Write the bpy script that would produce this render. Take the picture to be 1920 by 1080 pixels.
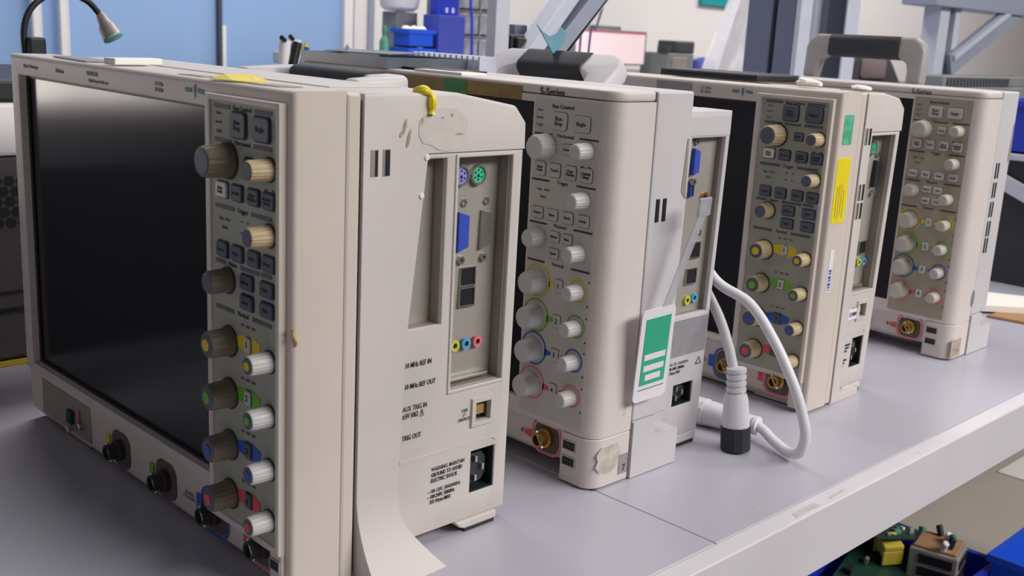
import bpy, bmesh, math, random
from mathutils import Vector, Matrix
random.seed(7)
for o in list(bpy.data.objects): bpy.data.objects.remove(o)
SC = bpy.context.scene
COL = SC.collection
R = math.radians

# ---------------------------------------------------------------- camera
CAM = Vector((-0.35453, -0.53895, 0.36802))
RT = Vector((0.71323338, -0.69900453, 0.05187309))
UP = Vector((0.12534602, 0.20001054, 0.97174285))
FW = Vector((0.68962781, 0.68657735, -0.23027163))
cd = bpy.data.cameras.new('camera'); cam = bpy.data.objects.new('camera', cd); COL.objects.link(cam)
m = Matrix((RT, UP, -FW)).transposed().to_4x4(); m.translation = CAM
cam.matrix_world = m
cd.sensor_width = 36.0; cd.lens = 2030.65*36/1920; cd.clip_start = 0.02; cd.clip_end = 60
cd.dof.use_dof = True; cd.dof.focus_distance = 0.88; cd.dof.aperture_fstop = 13.0
SC.camera = cam

# ---------------------------------------------------------------- world, lamps, exposure
w = bpy.data.worlds.new('room_light'); SC.world = w; w.use_nodes = True
w.node_tree.nodes['Background'].inputs[0].default_value = (0.90, 0.93, 1.0, 1)
w.node_tree.nodes['Background'].inputs[1].default_value = 0.07
SC.view_settings.view_transform = 'Standard'; SC.view_settings.look = 'None'
SC.view_settings.gamma = 1.0; SC.view_settings.exposure = 0.0
SC.view_settings.use_curve_mapping = False
def area(name, loc, target, sx, sy, power, col=(1, .97, .95)):
    l = bpy.data.lights.new(name, 'AREA'); l.shape = 'RECTANGLE'; l.size = sx; l.size_y = sy
    l.energy = power; l.color = col
    o = bpy.data.objects.new(name, l); COL.objects.link(o); o.location = loc
    o.rotation_euler = (Vector(target)-Vector(loc)).to_track_quat('-Z', 'Y').to_euler()
    return o
area('ceiling_lamp', (1.45, -2.3, 1.75), (0.8, 0.0, 0.0), 2.6, 0.6, 90)
area('ceiling_lamp', (0.75, -0.15, 1.85), (0.75, -0.15, 0), 1.3, 0.3, 8)
area('ceiling_lamp', (5.0, 0.9, 1.8), (5.0, 1.5, 0), 2.8, 0.4, 60)
area('ceiling_lamp', (1.4, 1.4, 1.85), (1.4, 1.5, 0), 2.4, 0.3, 36)

# ---------------------------------------------------------------- materials
def lin(c):
    return tuple(((v/255)/12.92 if v/255 <= .04045 else ((v/255+.055)/1.055)**2.4) for v in c)
MATS = {}
def mat(name, rgb, rough=.55, metal=0, var=.06, scale=30, bump=.0, bscale=400, alpha=1, trans=0, emit=0, spec=.5, coat=0):
    if name in MATS: return MATS[name]
    M = bpy.data.materials.new(name); M.use_nodes = True; nt = M.node_tree
    b = nt.nodes['Principled BSDF']; c = lin(rgb)
    b.inputs['Roughness'].default_value = rough; b.inputs['Metallic'].default_value = metal
    b.inputs['Specular IOR Level'].default_value = spec
    if coat: b.inputs['Coat Weight'].default_value = coat; b.inputs['Coat Roughness'].default_value = .07
    if var > 0:
        tc = nt.nodes.new('ShaderNodeTexCoord'); n = nt.nodes.new('ShaderNodeTexNoise')
        n.inputs['Scale'].default_value = scale; n.inputs['Detail'].default_value = 5
        nt.links.new(tc.outputs['Object'], n.inputs['Vector'])
        r = nt.nodes.new('ShaderNodeValToRGB')
        r.color_ramp.elements[0].position = .3; r.color_ramp.elements[1].position = .7
        r.color_ramp.elements[0].color = tuple(v*(1-var) for v in c)+(1,)
        r.color_ramp.elements[1].color = tuple(min(1, v*(1+var)) for v in c)+(1,)
        nt.links.new(n.outputs['Fac'], r.inputs['Fac']); nt.links.new(r.outputs['Color'], b.inputs['Base Color'])
    else:
        b.inputs['Base Color'].default_value = c+(1,)
    if bump > 0:
        tc = nt.nodes.new('ShaderNodeTexCoord'); n2 = nt.nodes.new('ShaderNodeTexNoise'); n2.inputs['Scale'].default_value = bscale
        nt.links.new(tc.outputs['Object'], n2.inputs['Vector'])
        bp = nt.nodes.new('ShaderNodeBump'); bp.inputs['Strength'].default_value = bump; bp.inputs['Distance'].default_value = .0004
        nt.links.new(n2.outputs['Fac'], bp.inputs['Height']); nt.links.new(bp.outputs['Normal'], b.inputs['Normal'])
    if alpha < 1: b.inputs['Alpha'].default_value = alpha
    if trans: b.inputs['Transmission Weight'].default_value = trans
    if emit:
        b.inputs['Emission Color'].default_value = c+(1,); b.inputs['Emission Strength'].default_value = emit
    MATS[name] = M; return M
mat('shellA', (214, 202, 192), .5, var=.035, scale=14, bump=.12, bscale=900)
mat('bodyA', (208, 200, 195), .55, var=.03, scale=14, bump=.12, bscale=900)
mat('shellB', (218, 208, 203), .48, var=.03, scale=14, bump=.1, bscale=900)
mat('bodyB', (205, 200, 202), .5, var=.03, scale=14, bump=.1, bscale=900)
mat('fieldA', (164, 164, 149), .6, var=.05, scale=25)
mat('fieldB', (200, 197, 190), .55, var=.04, scale=20)
mat('knobC', (190, 184, 174), .5, var=.08)
mat('fieldC', (168, 158, 140), .55, var=.06, scale=20)
mat('keydark', (88, 92, 106), .5, var=.05)
mat('keylight', (196, 194, 188), .5, var=.04)
mat('keywhite', (222, 218, 206), .5, var=.04)
mat('ink', (44, 44, 50), .6, var=0)
mat('inkfaint', (138, 138, 140), .6, var=0)
mat('inkgrey', (92, 92, 96), .6, var=0)
mat('logo_teal', (96, 136, 138), .6, var=0)
mat('knobA', (196, 176, 138), .5, var=.16, scale=60)
mat('knobDark', (128, 118, 98), .5, var=.12, scale=60)
mat('knobB', (205, 203, 200), .45, var=.03)
mat('well', (92, 84, 72), .6, var=.08)
mat('gapdark', (58, 58, 60), .7, var=0)
mat('screen', (31, 32, 38), .13, var=0, spec=.24)
mat('yellow', (226, 196, 40), .55, var=.08); mat('green', (110, 178, 50), .55, var=.05)
mat('blue', (48, 92, 178), .5, var=.05); mat('red', (222, 82, 92), .55, var=.05)
mat('pink', (232, 120, 130), .55, var=.05)
mat('brass', (190, 150, 80), .35, metal=.9, var=.1); mat('steel', (190, 186, 176), .35, metal=.9, var=.08, scale=60)
mat('black', (26, 26, 30), .5, var=.06); mat('rubber', (48, 48, 50), .8, var=.06)
mat('socket', (40, 46, 50), .45, var=.04)
mat('ioplate', (186, 180, 170), .42, metal=.35, var=.06, scale=40)
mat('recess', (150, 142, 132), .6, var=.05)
mat('ps2_purple', (150, 140, 215), .45, var=0); mat('ps2_green', (60, 200, 150), .45, var=0)
mat('vga_blue', (58, 82, 190), .45, var=0); mat('jack_blue', (90, 170, 215), .45, var=0); mat('jack_lime', (200, 205, 70), .45, var=0)
mat('tape_yellow', (240, 215, 40), .45, var=.06, scale=80); mat('tape_tan', (150, 124, 66), .55, var=.22, scale=40)
mat('tape_green', (60, 140, 74), .5, var=.12, scale=60)
mat('glue', (188, 160, 100), .4, var=.1); mat('residue', (170, 156, 138), .7, var=.3, scale=120)
mat('film_scar', (214, 206, 200), .22, var=.05, scale=90, bump=.6, bscale=160)
mat('wornskin', (196, 186, 174), .7, var=.22, scale=90)
mat('sticker_yellow', (240, 218, 30), .45, var=.03); mat('sticker_green', (88, 178, 142), .5, var=.3, scale=110)
mat('white', (236, 232, 232), .5, var=.02); mat('paper', (240, 236, 228), .7, var=.02)
mat('card', (240, 234, 238), .35, var=.01); mat('card_green', (58, 176, 138), .4, var=.03)
mat('greylabel', (150, 146, 150), .5, var=.06, scale=120)
mat('cord', (226, 224, 228), .45, var=.02)
mat('grip', (44, 46, 50), .65, var=.06, bump=.3, bscale=700)
mat('laminate', (188, 186, 197), .3, var=.035, scale=5, spec=.45)
mat('scuff', (204, 197, 194), .6, var=.1, scale=120)
mat('lip', (224, 219, 224), .35, var=.03, scale=9)
mat('rackgrey', (150, 156, 172), .45, var=.04); mat('rackdark', (70, 74, 88), .5, var=.05)
mat('rackmid', (104, 110, 132), .45, var=.04)
mat('racklight', (196, 200, 212), .4, var=.03)
mat('wallwhite', (232, 226, 224), .8, var=.015, scale=3); mat('wallblue', (146, 178, 222), .7, var=.012, scale=2)
mat('floor', (84, 86, 92), .5, var=.06, scale=3)
mat('bin_blue', (34, 92, 222), .4, var=.03); mat('bin_navy', (38, 60, 190), .4, var=.03); mat('bin_violet', (66, 78, 176), .45, var=.03)
mat('clearplastic', (196, 196, 204), .25, var=.05, alpha=.55)
mat('drawerfront', (176, 174, 180), .3, var=.25, scale=60, alpha=.85)
mat('filmwhite', (232, 230, 234), .3, var=.05, alpha=.6)
mat('handlegrey', (156, 153, 150), .5, var=.04)
mat('graymach', (128, 130, 132), .55, var=.08); mat('darkmach', (62, 64, 68), .6, var=.08)
mat('case_grey', (86, 82, 86), .55, var=.05)
mat('case_black', (40, 41, 46), .55, var=.05)
mat('pcb', (26, 60, 48), .45, var=.35, scale=50); mat('lower_shelf', (188, 178, 166), .6, var=.03, scale=8)
mat('cardboard', (170, 130, 92), .75, var=.08, scale=30)
mat('transformer', (214, 190, 70), .5, var=.08); mat('tin', (188, 180, 168), .4, metal=.5, var=.12, scale=60)
mat('lamp_head', (150, 142, 140), .4, metal=.4, var=.06); mat('lamp_lens', (120, 190, 172), .3, var=.04)
mat('monitor_screen', (246, 222, 224), .3, var=.02, emit=.35); mat('redline', (226, 96, 110), .4, var=0)
mat('daylight', (255, 246, 240), .4, var=0, emit=6)
mat('teal', (28, 150, 158), .5, var=.03); mat('teal_tape', (70, 132, 150), .4, var=.15, scale=60)
mat('bag_dark', (52, 50, 54), .7, var=.1); mat('bag_brown', (120, 104, 104), .7, var=.06)
mat('cable_blue', (44, 74, 190), .45, var=0); mat('cable_violet', (82, 76, 120), .45, var=0)
mat('bottle_green', (84, 150, 122), .4, var=.05); mat('tray', (104, 112, 124), .25, var=.12, scale=40, alpha=.8)

# ---------------------------------------------------------------- geometry helpers
def sharp(bm, ang=35, flt=None, faces=None):
    es = []
    for e in bm.edges:
        if len(e.link_faces) == 2 and e.calc_face_angle(0) > R(ang) and (flt is None or flt(e)): es.append(e)
    return es
def bev(bm, wd, seg=2, flt=None, ang=35):
    es = sharp(bm, ang, flt)
    if es: bmesh.ops.bevel(bm, geom=es, offset=wd, segments=seg, profile=.5, affect='EDGES', clamp_overlap=True)
def add(bm, other):
    me = bpy.data.meshes.new('t'); other.to_mesh(me); other.free(); bm.from_mesh(me); bpy.data.meshes.remove(me)
def box(bm, x0, x1, y0, y1, z0, z1, b=0, seg=2):
    t = bmesh.new()
    vs = [t.verts.new((x, y, z)) for x in (x0, x1) for y in (y0, y1) for z in (z0, z1)]
    for f in ((0, 1, 3, 2), (4, 6, 7, 5), (0, 4, 5, 1), (2, 3, 7, 6), (0, 2, 6, 4), (1, 5, 7, 3)): t.faces.new([vs[i] for i in f])
    bmesh.ops.recalc_face_normals(t, faces=t.faces)
    if b: bev(t, b, seg)
    add(bm, t); return bm
def prism(bm, pts, ax, a0, a1, b=0, seg=2):
    t = bmesh.new()
    def P(p, a):
        return {'x': (a, p[0], p[1]), 'y': (p[0], a, p[1]), 'z': (p[0], p[1], a)}[ax]
    A = [t.verts.new(P(p, a0)) for p in pts]; B = [t.verts.new(P(p, a1)) for p in pts]
    t.faces.new(A); t.faces.new(B[::-1]); n = len(pts)
    for i in range(n): t.faces.new((A[i], B[i], B[(i+1) % n], A[(i+1) % n]))
    bmesh.ops.recalc_face_normals(t, faces=t.faces)
    if b: bev(t, b, seg)
    add(bm, t); return bm
def rrect(u0, u1, v0, v1, r, n=5):
    out = []
    for cx, cy, a in ((u1-r, v1-r, 0), (u0+r, v1-r, 90), (u0+r, v0+r, 180), (u1-r, v0+r, 270)):
        for i in range(n+1):
            t = R(a+90*i/n); out.append((cx+r*math.cos(t), cy+r*math.sin(t)))
    return out
def grid(bm, us, vs, hole, ax, a0, a1):
    """slab over a rectilinear grid with the cells for which hole(u, v) is true left open"""
    t = bmesh.new(); V = {}
    def P(i, j, k):
        if (i, j, k) not in V:
            a = (a0, a1)[k]; u, v = us[i], vs[j]
            V[i, j, k] = t.verts.new({'x': (a, u, v), 'y': (u, a, v), 'z': (u, v, a)}[ax])
        return V[i, j, k]
    nu, nv = len(us)-1, len(vs)-1
    fill = [[not hole((us[i]+us[i+1])/2, (vs[j]+vs[j+1])/2) for j in range(nv)] for i in range(nu)]
    F = lambda i, j: 0 <= i < nu and 0 <= j < nv and fill[i][j]
    for i in range(nu):
        for j in range(nv):
            if not fill[i][j]: continue
            for k in (0, 1): t.faces.new((P(i, j, k), P(i+1, j, k), P(i+1, j+1, k), P(i, j+1, k)))
            for (di, dj, a, b_) in ((-1, 0, (i, j), (i, j+1)), (1, 0, (i+1, j), (i+1, j+1)), (0, -1, (i, j), (i+1, j)), (0, 1, (i, j+1), (i+1, j+1))):
                if not F(i+di, j+dj): t.faces.new((P(*a, 0), P(*b_, 0), P(*b_, 1), P(*a, 1)))
    bmesh.ops.recalc_face_normals(t, faces=t.faces)
    if bm is None: return t
    add(bm, t); return bm
def rects(*rs):
    return lambda u, v: any(a < u < b and c < v < d for a, b, c, d in rs)
def lines(lo, hi, *vals): return sorted(set([lo, hi]+[v for v in vals if lo < v < hi]))
def lathe(bm, prof, org=(0, 0, 0), ax=(0, 0, 1), n=24, ridge=0, caps=True):
    ax = Vector(ax).normalized(); q = ax.to_track_quat('Z', 'Y'); org = Vector(org); rings = []
    for r, h in prof:
        if r < 1e-6: rings.append([bm.verts.new(org+q @ Vector((0, 0, h)))]); continue
        rings.append([bm.verts.new(org+q @ Vector((r*(1-(ridge if i % 2 else 0))*math.cos(2*math.pi*i/n), r*(1-(ridge if i % 2 else 0))*math.sin(2*math.pi*i/n), h))) for i in range(n)])
    for a, b in zip(rings, rings[1:]):
        for i in range(n):
            j = (i+1) % n
            if len(a) == 1: bm.faces.new((a[0], b[j], b[i]))
            elif len(b) == 1: bm.faces.new((a[i], a[j], b[0]))
            else: bm.faces.new((a[i], a[j], b[j], b[i]))
    for rg in (rings[0], rings[-1]):
        if caps and len(rg) > 2: bm.faces.new(rg)
    return bm
def smooth_path(pts, k=6):
    P = [Vector(p) for p in pts]; out = []
    P = [2*P[0]-P[1]]+P+[2*P[-1]-P[-2]]
    for i in range(1, len(P)-2):
        a, b, c, d = P[i-1:i+3]
        for s in range(k):
            t = s/k; out.append(.5*((2*b)+(c-a)*t+(2*a-5*b+4*c-d)*t*t+(3*b-a-3*c+d)*t**3))
    out.append(P[-2]); return out
def tube(bm, pts, r, n=10, k=6, rad=None):
    path = smooth_path(pts, k) if k > 1 else [Vector(p) for p in pts]
    rings = []; prev = None
    for i, p in enumerate(path):
        d = (path[min(i+1, len(path)-1)]-path[max(i-1, 0)]).normalized()
        u = (prev - d*prev.dot(d)) if prev is not None else d.orthogonal()
        u.normalize(); prev = u; v = d.cross(u)
        rr = rad(i/(len(path)-1)) if rad else r
        rings.append([bm.verts.new(p+rr*(u*math.cos(2*math.pi*j/n)+v*math.sin(2*math.pi*j/n))) for j in range(n)])
    for a, b in zip(rings, rings[1:]):
        for j in range(n): bm.faces.new((a[j], a[(j+1) % n], b[(j+1) % n], b[j]))
    bm.faces.new(rings[0][::-1]); bm.faces.new(rings[-1]); return bm
def beam(bm, p, q, wdt, hgt, up=(0, 0, 1), b=.001):
    p, q = Vector(p), Vector(q); d = (q-p); L = d.length; d.normalize()
    u = Vector(up); u = (u-d*u.dot(d)).normalized(); s = d.cross(u)
    t = bmesh.new(); box(t, 0, L, -wdt/2, wdt/2, -hgt/2, hgt/2, b)
    M = Matrix((d, s, u)).transposed().to_4x4(); M.translation = p
    bmesh.ops.transform(t, matrix=M, verts=t.verts); add(bm, t); return bm

def obj(name, bm, material, parent=None, smooth=False, loc=None):
    bmesh.ops.recalc_face_normals(bm, faces=bm.faces)
    me = bpy.data.meshes.new(name); bm.to_mesh(me); bm.free()
    if smooth:
        for p in me.polygons: p.use_smooth = True
        me.set_sharp_from_angle(angle=R(40))
    me.materials.append(MATS[material])
    o = bpy.data.objects.new(name, me); COL.objects.link(o); o.parent = parent
    if loc: o.location = loc
    return o
MESH = {}
def inst(name, key, build, material, parent, loc, smooth=False):
    k = (key, material)
    if k not in MESH:
        bm = bmesh.new(); build(bm); o = obj(name, bm, material, parent, smooth, loc); MESH[k] = o.data; return o
    o = bpy.data.objects.new(name, MESH[k]); COL.objects.link(o); o.parent = parent; o.location = loc; return o
def empty(name, loc, label, cat, group=None, rz=0):
    o = bpy.data.objects.new(name, None); COL.objects.link(o); o.location = loc; o.rotation_euler = (0, 0, rz)
    o.empty_display_size = .02; return tag(o, label, cat, group)
def tag(o, label, cat, group=None):
    o['label'] = label; o['category'] = cat
    if group: o['group'] = group
    return o
def struct(o, label=None):
    o['kind'] = 'structure'
    if label: o['label'] = label
    return o
FACE = {'front': Matrix(((0, 0, -1), (-1, 0, 0), (0, 1, 0))), 'side': Matrix(((1, 0, 0), (0, 0, -1), (0, 1, 0)))}
def text(name, s, size, loc, face, material, parent, align='CENTER', rot=None, spacing=1.0, bold=0, sx=1.0):
    cu = bpy.data.curves.new(name, 'FONT'); cu.body = s; cu.size = size; cu.extrude = .00012; cu.align_x = align; cu.align_y = 'CENTER'
    cu.space_line = spacing; cu.resolution_u = 2; cu.offset = bold
    t = bpy.data.objects.new(name, cu); me = bpy.data.meshes.new_from_object(t)
    bpy.data.objects.remove(t); bpy.data.curves.remove(cu)
    [setattr(v.co, 'x', v.co.x*sx) for v in me.vertices] if sx != 1 else None
    me.materials.clear(); me.materials.append(MATS[material]); me.name = name
    o = bpy.data.objects.new(name, me); COL.objects.link(o); o.parent = parent
    M = FACE[face].to_4x4()
    if rot: M = M @ Matrix.Rotation(rot, 4, 'Z')
    M.translation = loc; o.matrix_local = M; return o

# ================================================================ THE SETTING
FZ = -0.9
o = obj('floor', box(bmesh.new(), -3.2, 9, -3, 3.0, FZ-.05, FZ), 'floor'); struct(o)
o = obj('wall_back', box(bmesh.new(), -3.2, 9, 2.6, 2.7, FZ, 2.1), 'wallwhite'); struct(o)
o = obj('wall_left', box(bmesh.new(), -3.3, -3.2, -3, 2.7, FZ, 2.1), 'wallwhite'); struct(o)
o = obj('wall_right', box(bmesh.new(), 9, 9.1, -3, 2.7, FZ, 2.1), 'wallwhite'); struct(o)
# blue partition along the left of the back wall
bm = bmesh.new(); box(bm, -3.1, 1.80, 2.46, 2.50, FZ, 2.0, .004)
part = obj('wall_partition', bm, 'wallblue'); struct(part)
bm = bmesh.new(); box(bm, 1.80, 1.835, 2.44, 2.52, FZ, 2.0, .003); struct(obj('trim_1', bm, 'white'))
bm = bmesh.new(); box(bm, 1.345, 1.357, 2.44, 2.458, FZ, 2.0, .002); struct(obj('trim_2', bm, 'rackdark'))
bm = bmesh.new(); box(bm, 1.3575, 1.372, 2.445, 2.458, FZ, .34, .002); struct(obj('trim_3', bm, 'white'))
# daylit window in the partition, out of the frame to the left
win = struct(obj('window_1', grid(bmesh.new(), [-1.35, -1.31, -.90, -.88, -.45, -.41], [.08, .12, .40, .44], rects((-1.31, -.90, .12, .40), (-.88, -.45, .12, .40)), 'y', 2.43, 2.4595), 'white'))
for x0, x1 in ((-1.31, -.90), (-.88, -.45)): obj('pane', box(bmesh.new(), x0, x1, 2.444, 2.450, .12, .40), 'daylight', win)
obj('window_sill', box(bmesh.new(), -1.4, -.36, 2.39, 2.4595, .055, .0795, .004), 'white', win)
bm = bmesh.new(); box(bm, -3.0, -.15, 2.0, 2.38, FZ, .035, .004)
wc = tag(obj('added_cabinet', bm, 'case_black', loc=(0, 0, 0)), 'unseen low black cabinet added under the window to darken the screen reflection', 'cabinet')  # unseen block, added so the nearest screen mirrors something dark
# white door beside the partition: frame and leaf
d = struct(obj('door_1', box(bmesh.new(), 1.88, 2.16, 2.565, 2.598, FZ, 1.3, .003), 'wallwhite'))
for x0, x1 in ((1.895, 1.925), (1.985, 2.010), (2.118, 2.150)):
    obj('door_frame', box(bmesh.new(), x0, x1, 2.555, 2.5985, FZ, 1.35, .003), 'rackgrey', d)

# ================================================================ THE BENCH
bench = empty('lab_bench', (.6, .5, FZ), 'long pale grey lab bench carrying the row of oscilloscopes', 'bench')
bench_off = Vector((-.6, -.5, -FZ))
def bpart(name, bm, material, smooth=False):
    return obj(name, bm, material, bench, smooth, bench_off)
for x0, x1 in ((-1.0, .2955), (.2963, 1.55), (1.5508, 3.2)):
    bpart('bench_board', box(bmesh.new(), x0, x1, -.1232, 1.30, -.012, 0, .0006, 1), 'laminate')
bm = bmesh.new(); prism(bm, [(-.142, 0), (-.1236, 0), (-.1236, -.012), (-.139, -.012), (-.139, -.055), (-.125, -.055), (-.125, -.058), (-.142, -.058)], 'x', -1.0, 3.2, .0012)
bpart('front_lip', bm, 'lip')
for x0, x1, y0, y1 in ((.385, .425, -.139, -.131), (.44, .47, -.137, -.133), (.52, .533, -.132, -.1305), (.60, .612, -.136, -.134), (.36, .366, -.116, -.1152), (.372, .378, -.109, -.1083)):
    bm = bmesh.new(); prism(bm, [(x0, y0), (x1, y0+.001), (x1-.003, y1), (x0+.004, y1-.001)], 'z', -.0002, .0002); bpart('scuff_mark', bm, 'scuff')
bpart('bench_frame', grid(bmesh.new(), [-1.0, -.95, 1.3, 1.35, 3.15, 3.2], [-.12, -.08, 1.26, 1.3], rects((-.95, 1.3, -.08, 1.26), (1.35, 3.15, -.08, 1.26)), 'z', -.052, -.0125), 'rackgrey')
for x in (-.96, 3.14):
    for y in (-.1, 1.26): bpart('leg', box(bmesh.new(), x, x+.04, y, y+.04, FZ, -.053, .003), 'rackgrey')
bpart('lower_shelf', box(bmesh.new(), -.9, 3.1, -.05, 1.28, -.425, -.40, .002), 'lower_shelf')
bm = bmesh.new(); box(bm, 1.68, 2.6, -.02, .16, -.3999, -.3965, .001)
tag(obj('paper_sheet', bm, 'paper'), 'white sheet of paper lying on the shelf under the bench', 'paper')

# upright posts along the centre of the bench
def post(x0, x1, y0, y1, label, extra=None):
    p = empty('rack_post', ((x0+x1)/2, (y0+y1)/2, 0.0), label, 'post', 'upright posts along the centre of the bench')
    off = Vector((-(x0+x1)/2, -(y0+y1)/2, 0))
    return p, lambda n, bm, mt: obj(n, bm, mt, p, False, off)
p, pp = post(.685, .714, .535, .575, 'slim pale grey upright post left of the crossed braces')
pp('channel', box(bmesh.new(), .687, .714, .556, .575, 0, 1.3, .002), 'racklight')
pp('foot_plate', box(bmesh.new(), .675, .725, .53, .585, 0, .006, .001), 'rackgrey')
br = []
def brace(label, parts):
    e = empty('diagonal_brace', parts[0][1], label, 'brace', 'diagonal braces of the rack')
    for n, a, b_, wd, hg, mt in parts:
        bm = bmesh.new(); beam(bm, Vector(a)-e.location, Vector(b_)-e.location, wd, hg, (0, 0, 1)); obj(n, bm, mt, e)
brace('grey diagonal brace rising from the slim post behind the folded handle', [('web', (.730, .55, .325), (.91, .55, .52), .03, .022, 'racklight'), ('flange', (.744, .572, .325), (.930, .572, .52), .006, .016, 'rackgrey')])
brace('slate grey diagonal brace with a slot, nearest the monitor', [('web', (.775, .55, .325), (.97, .55, .515), .03, .028, 'rackgrey'), ('flange', (.79, .56, .325), (.99, .56, .515), .05, .006, 'racklight')])
bm = bmesh.new(); box(bm, .752, .778, .585, .605, 0, .378, .002)
tag(obj('stub_post', bm, 'rackmid'), 'short slate grey stub post between the two braces', 'post')
bm = bmesh.new(); box(bm, .722, .751, .56, .60, .3, .364, .003); box(bm, .728, .745, .552, .56, .34, .36, .002); box(bm, .722, .751, .56, .60, 0, .299, .002)
tag(obj('power_adapter', bm, 'black'), 'black block standing behind the folded handle beside the slim post', 'adapter')
p, pp = post(1.30, 1.35, .461, .567, 'wide slate grey slotted upright post in front of the plastic film')
pp('channel', box(bmesh.new(), 1.302, 1.34, .518, .567, 0, 1.3, .002), 'rackmid')
pp('channel', box(bmesh.new(), 1.302, 1.34, .472, .508, 0, 1.3, .002), 'rackmid')
pp('slot_back', box(bmesh.new(), 1.318, 1.34, .508, .518, 0, 1.3), 'rackdark')
pp('flange', box(bmesh.new(), 1.302, 1.338, .462, .4715, 0, 1.3, .001), 'racklight')  # paler colour paints the light on the side of the post facing the lamp
p, pp = post(1.43, 1.50, .456, .53, 'dark upright post with pale edges beside the raised handle')
pp('channel', box(bmesh.new(), 1.452, 1.48, .46, .497, 0, 1.3, .002), 'rackdark')
pp('flange', box(bmesh.new(), 1.44, 1.482, .515, .526, 0, 1.3, .001), 'racklight')
pp('web', box(bmesh.new(), 1.462, 1.48, .497, .515, 0, 1.3, .001), 'rackgrey')
pp('flange', box(bmesh.new(), 1.446, 1.49, .456, .460, 0, 1.3, .001), 'racklight')
p, pp = post(1.98, 2.13, .52, .58, 'pale upright post at the right with a brace rising from it')
pp('channel', box(bmesh.new(), 2.0, 2.045, .54, .58, 0, 1.3, .002), 'racklight')
pp('web', box(bmesh.new(), 2.045, 2.075, .56, .575, 0, 1.3, .001), 'rackdark')
pp('channel', box(bmesh.new(), 2.075, 2.10, .54, .58, 0, 1.3, .002), 'racklight')
pp('web', box(bmesh.new(), 2.10, 2.118, .56, .575, 0, 1.3, .001), 'rackdark')
brace('grey diagonal brace rising to the right from the right-hand post', [('web', (2.06, .535, .345), (2.62, .535, .575), .012, .05, 'rackgrey'), ('flange', (2.06, .528, .362), (2.62, .528, .592), .014, .012, 'racklight')])
bm = bmesh.new(); box(bm, 1.93, 3.1, .52, .60, .468, .52, .002)
tag(obj('cross_beam', bm, 'rackgrey'), 'grey horizontal beam across the top of the right-hand post', 'beam')

# ================================================================ OSCILLOSCOPES
W, H = .43, .328
DY = 0.0
def shear(o, k, z0):
    for v in o.data.vertices:
        d = max(0, (z0-(v.co.z+o.location.z)))*k; v.co.y += d; v.co.x += .9*d
def knob(root, y, z, r, L, mk, mc, x=0.0, dot=None, base_ring=True):
    def b(bm): lathe(bm, [(r*1.04, 0), (r*1.04, L*.12), (r, L*.2), (r*.95, L*.9), (r*.86, L), (r*.80, L)], (0, 0, 0), (-1, 0, 0), 36, .055)
    k = inst('knob', ('knob', round(r, 5), round(L, 5)), b, mk, root, (x, y+DY, z), True)
    inst('knob_cap', ('cap', round(r, 5)), lambda bm: lathe(bm, [(r*.8, -.0002), (r*.8, .0003), (r*.7, .0006)], (0, 0, 0), (-1, 0, 0), 24), mc, k, (-L, 0, 0))
    if dot: inst('colour_dot', ('dot', round(r, 5)), lambda bm: lathe(bm, [(r*.42, 0), (r*.42, .0006)], (0, 0, 0), (-1, 0, 0), 18), dot, k, (-L-.0006, 0, 0))
    if base_ring: inst('base_ring', ('base_ring', round(r, 5)), lambda bm: lathe(bm, [(r*1.14, 0), (r*1.14, .0009)], (0, 0, 0), (-1, 0, 0), 28), 'gapdark', k, (0, 0, 0))  # thin dark ring round the base of the knob
    return k
def key(root, y, z, wd, ht, mt, txt=None, ink='ink', x=0.0, prot=.0022, ts=.0026, rim=True):
    rg, rm = (.0008, 'gapdark') if mt != 'keylight' else (.0004, 'inkgrey')
    k = inst('key', ('key', wd, ht, prot), lambda bm: prism(bm, rrect(-wd/2, wd/2, -ht/2, ht/2, min(wd, ht)*.18, 3), 'x', 0, -prot, .0005, 1), mt, root, (x, y+DY, z))
    if rim: inst('key_gap', ('gap', wd, ht, rg), lambda bm: prism(bm, rrect(-wd/2-rg, wd/2+rg, -ht/2-rg, ht/2+rg, min(wd, ht)*.2, 3), 'x', 0, -.0004), rm, k, (0, 0, 0))
    if txt: text('lettering', txt, ts, (-prot-.0002, 0, 0), 'front', ink, k, spacing=.8, bold=.00006)
    return k
def slab(name, root, x, y0, y1, z0, z1, mt, th=.0004):
    bm = bmesh.new(); box(bm, x-th, x, y0, y1, z0, z1); return obj(name, bm, mt, root)
def header(root, z, txt, y0, y1, yc, half, x=0.0, ts=.0042, mt='inkgrey'):
    y0 += DY; y1 += DY; yc += DY
    slab('header_bar', root, x, yc+half, y1, z-.0013, z+.0013, mt); slab('header_bar', root, x, y0, yc-half, z-.0013, z+.0013, mt)
    text('lettering', txt, ts, (x-.0003, yc, z), 'front', 'ink', root)
def arrow_tab(root, y, z, w1, h1, mt, x=0.0, d=1):
    y += DY
    bm = bmesh.new(); prism(bm, [(y-w1/2, z-h1/2*(.5 if d > 0 else 1)), (y+w1/2, z-h1/2*(1 if d > 0 else .5)), (y+w1/2, z+h1/2*(1 if d > 0 else .5)), (y-w1/2, z+h1/2*(.5 if d > 0 else 1))], 'x', x, x-.0004)
    return obj('channel_tab', bm, mt, root)
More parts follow.
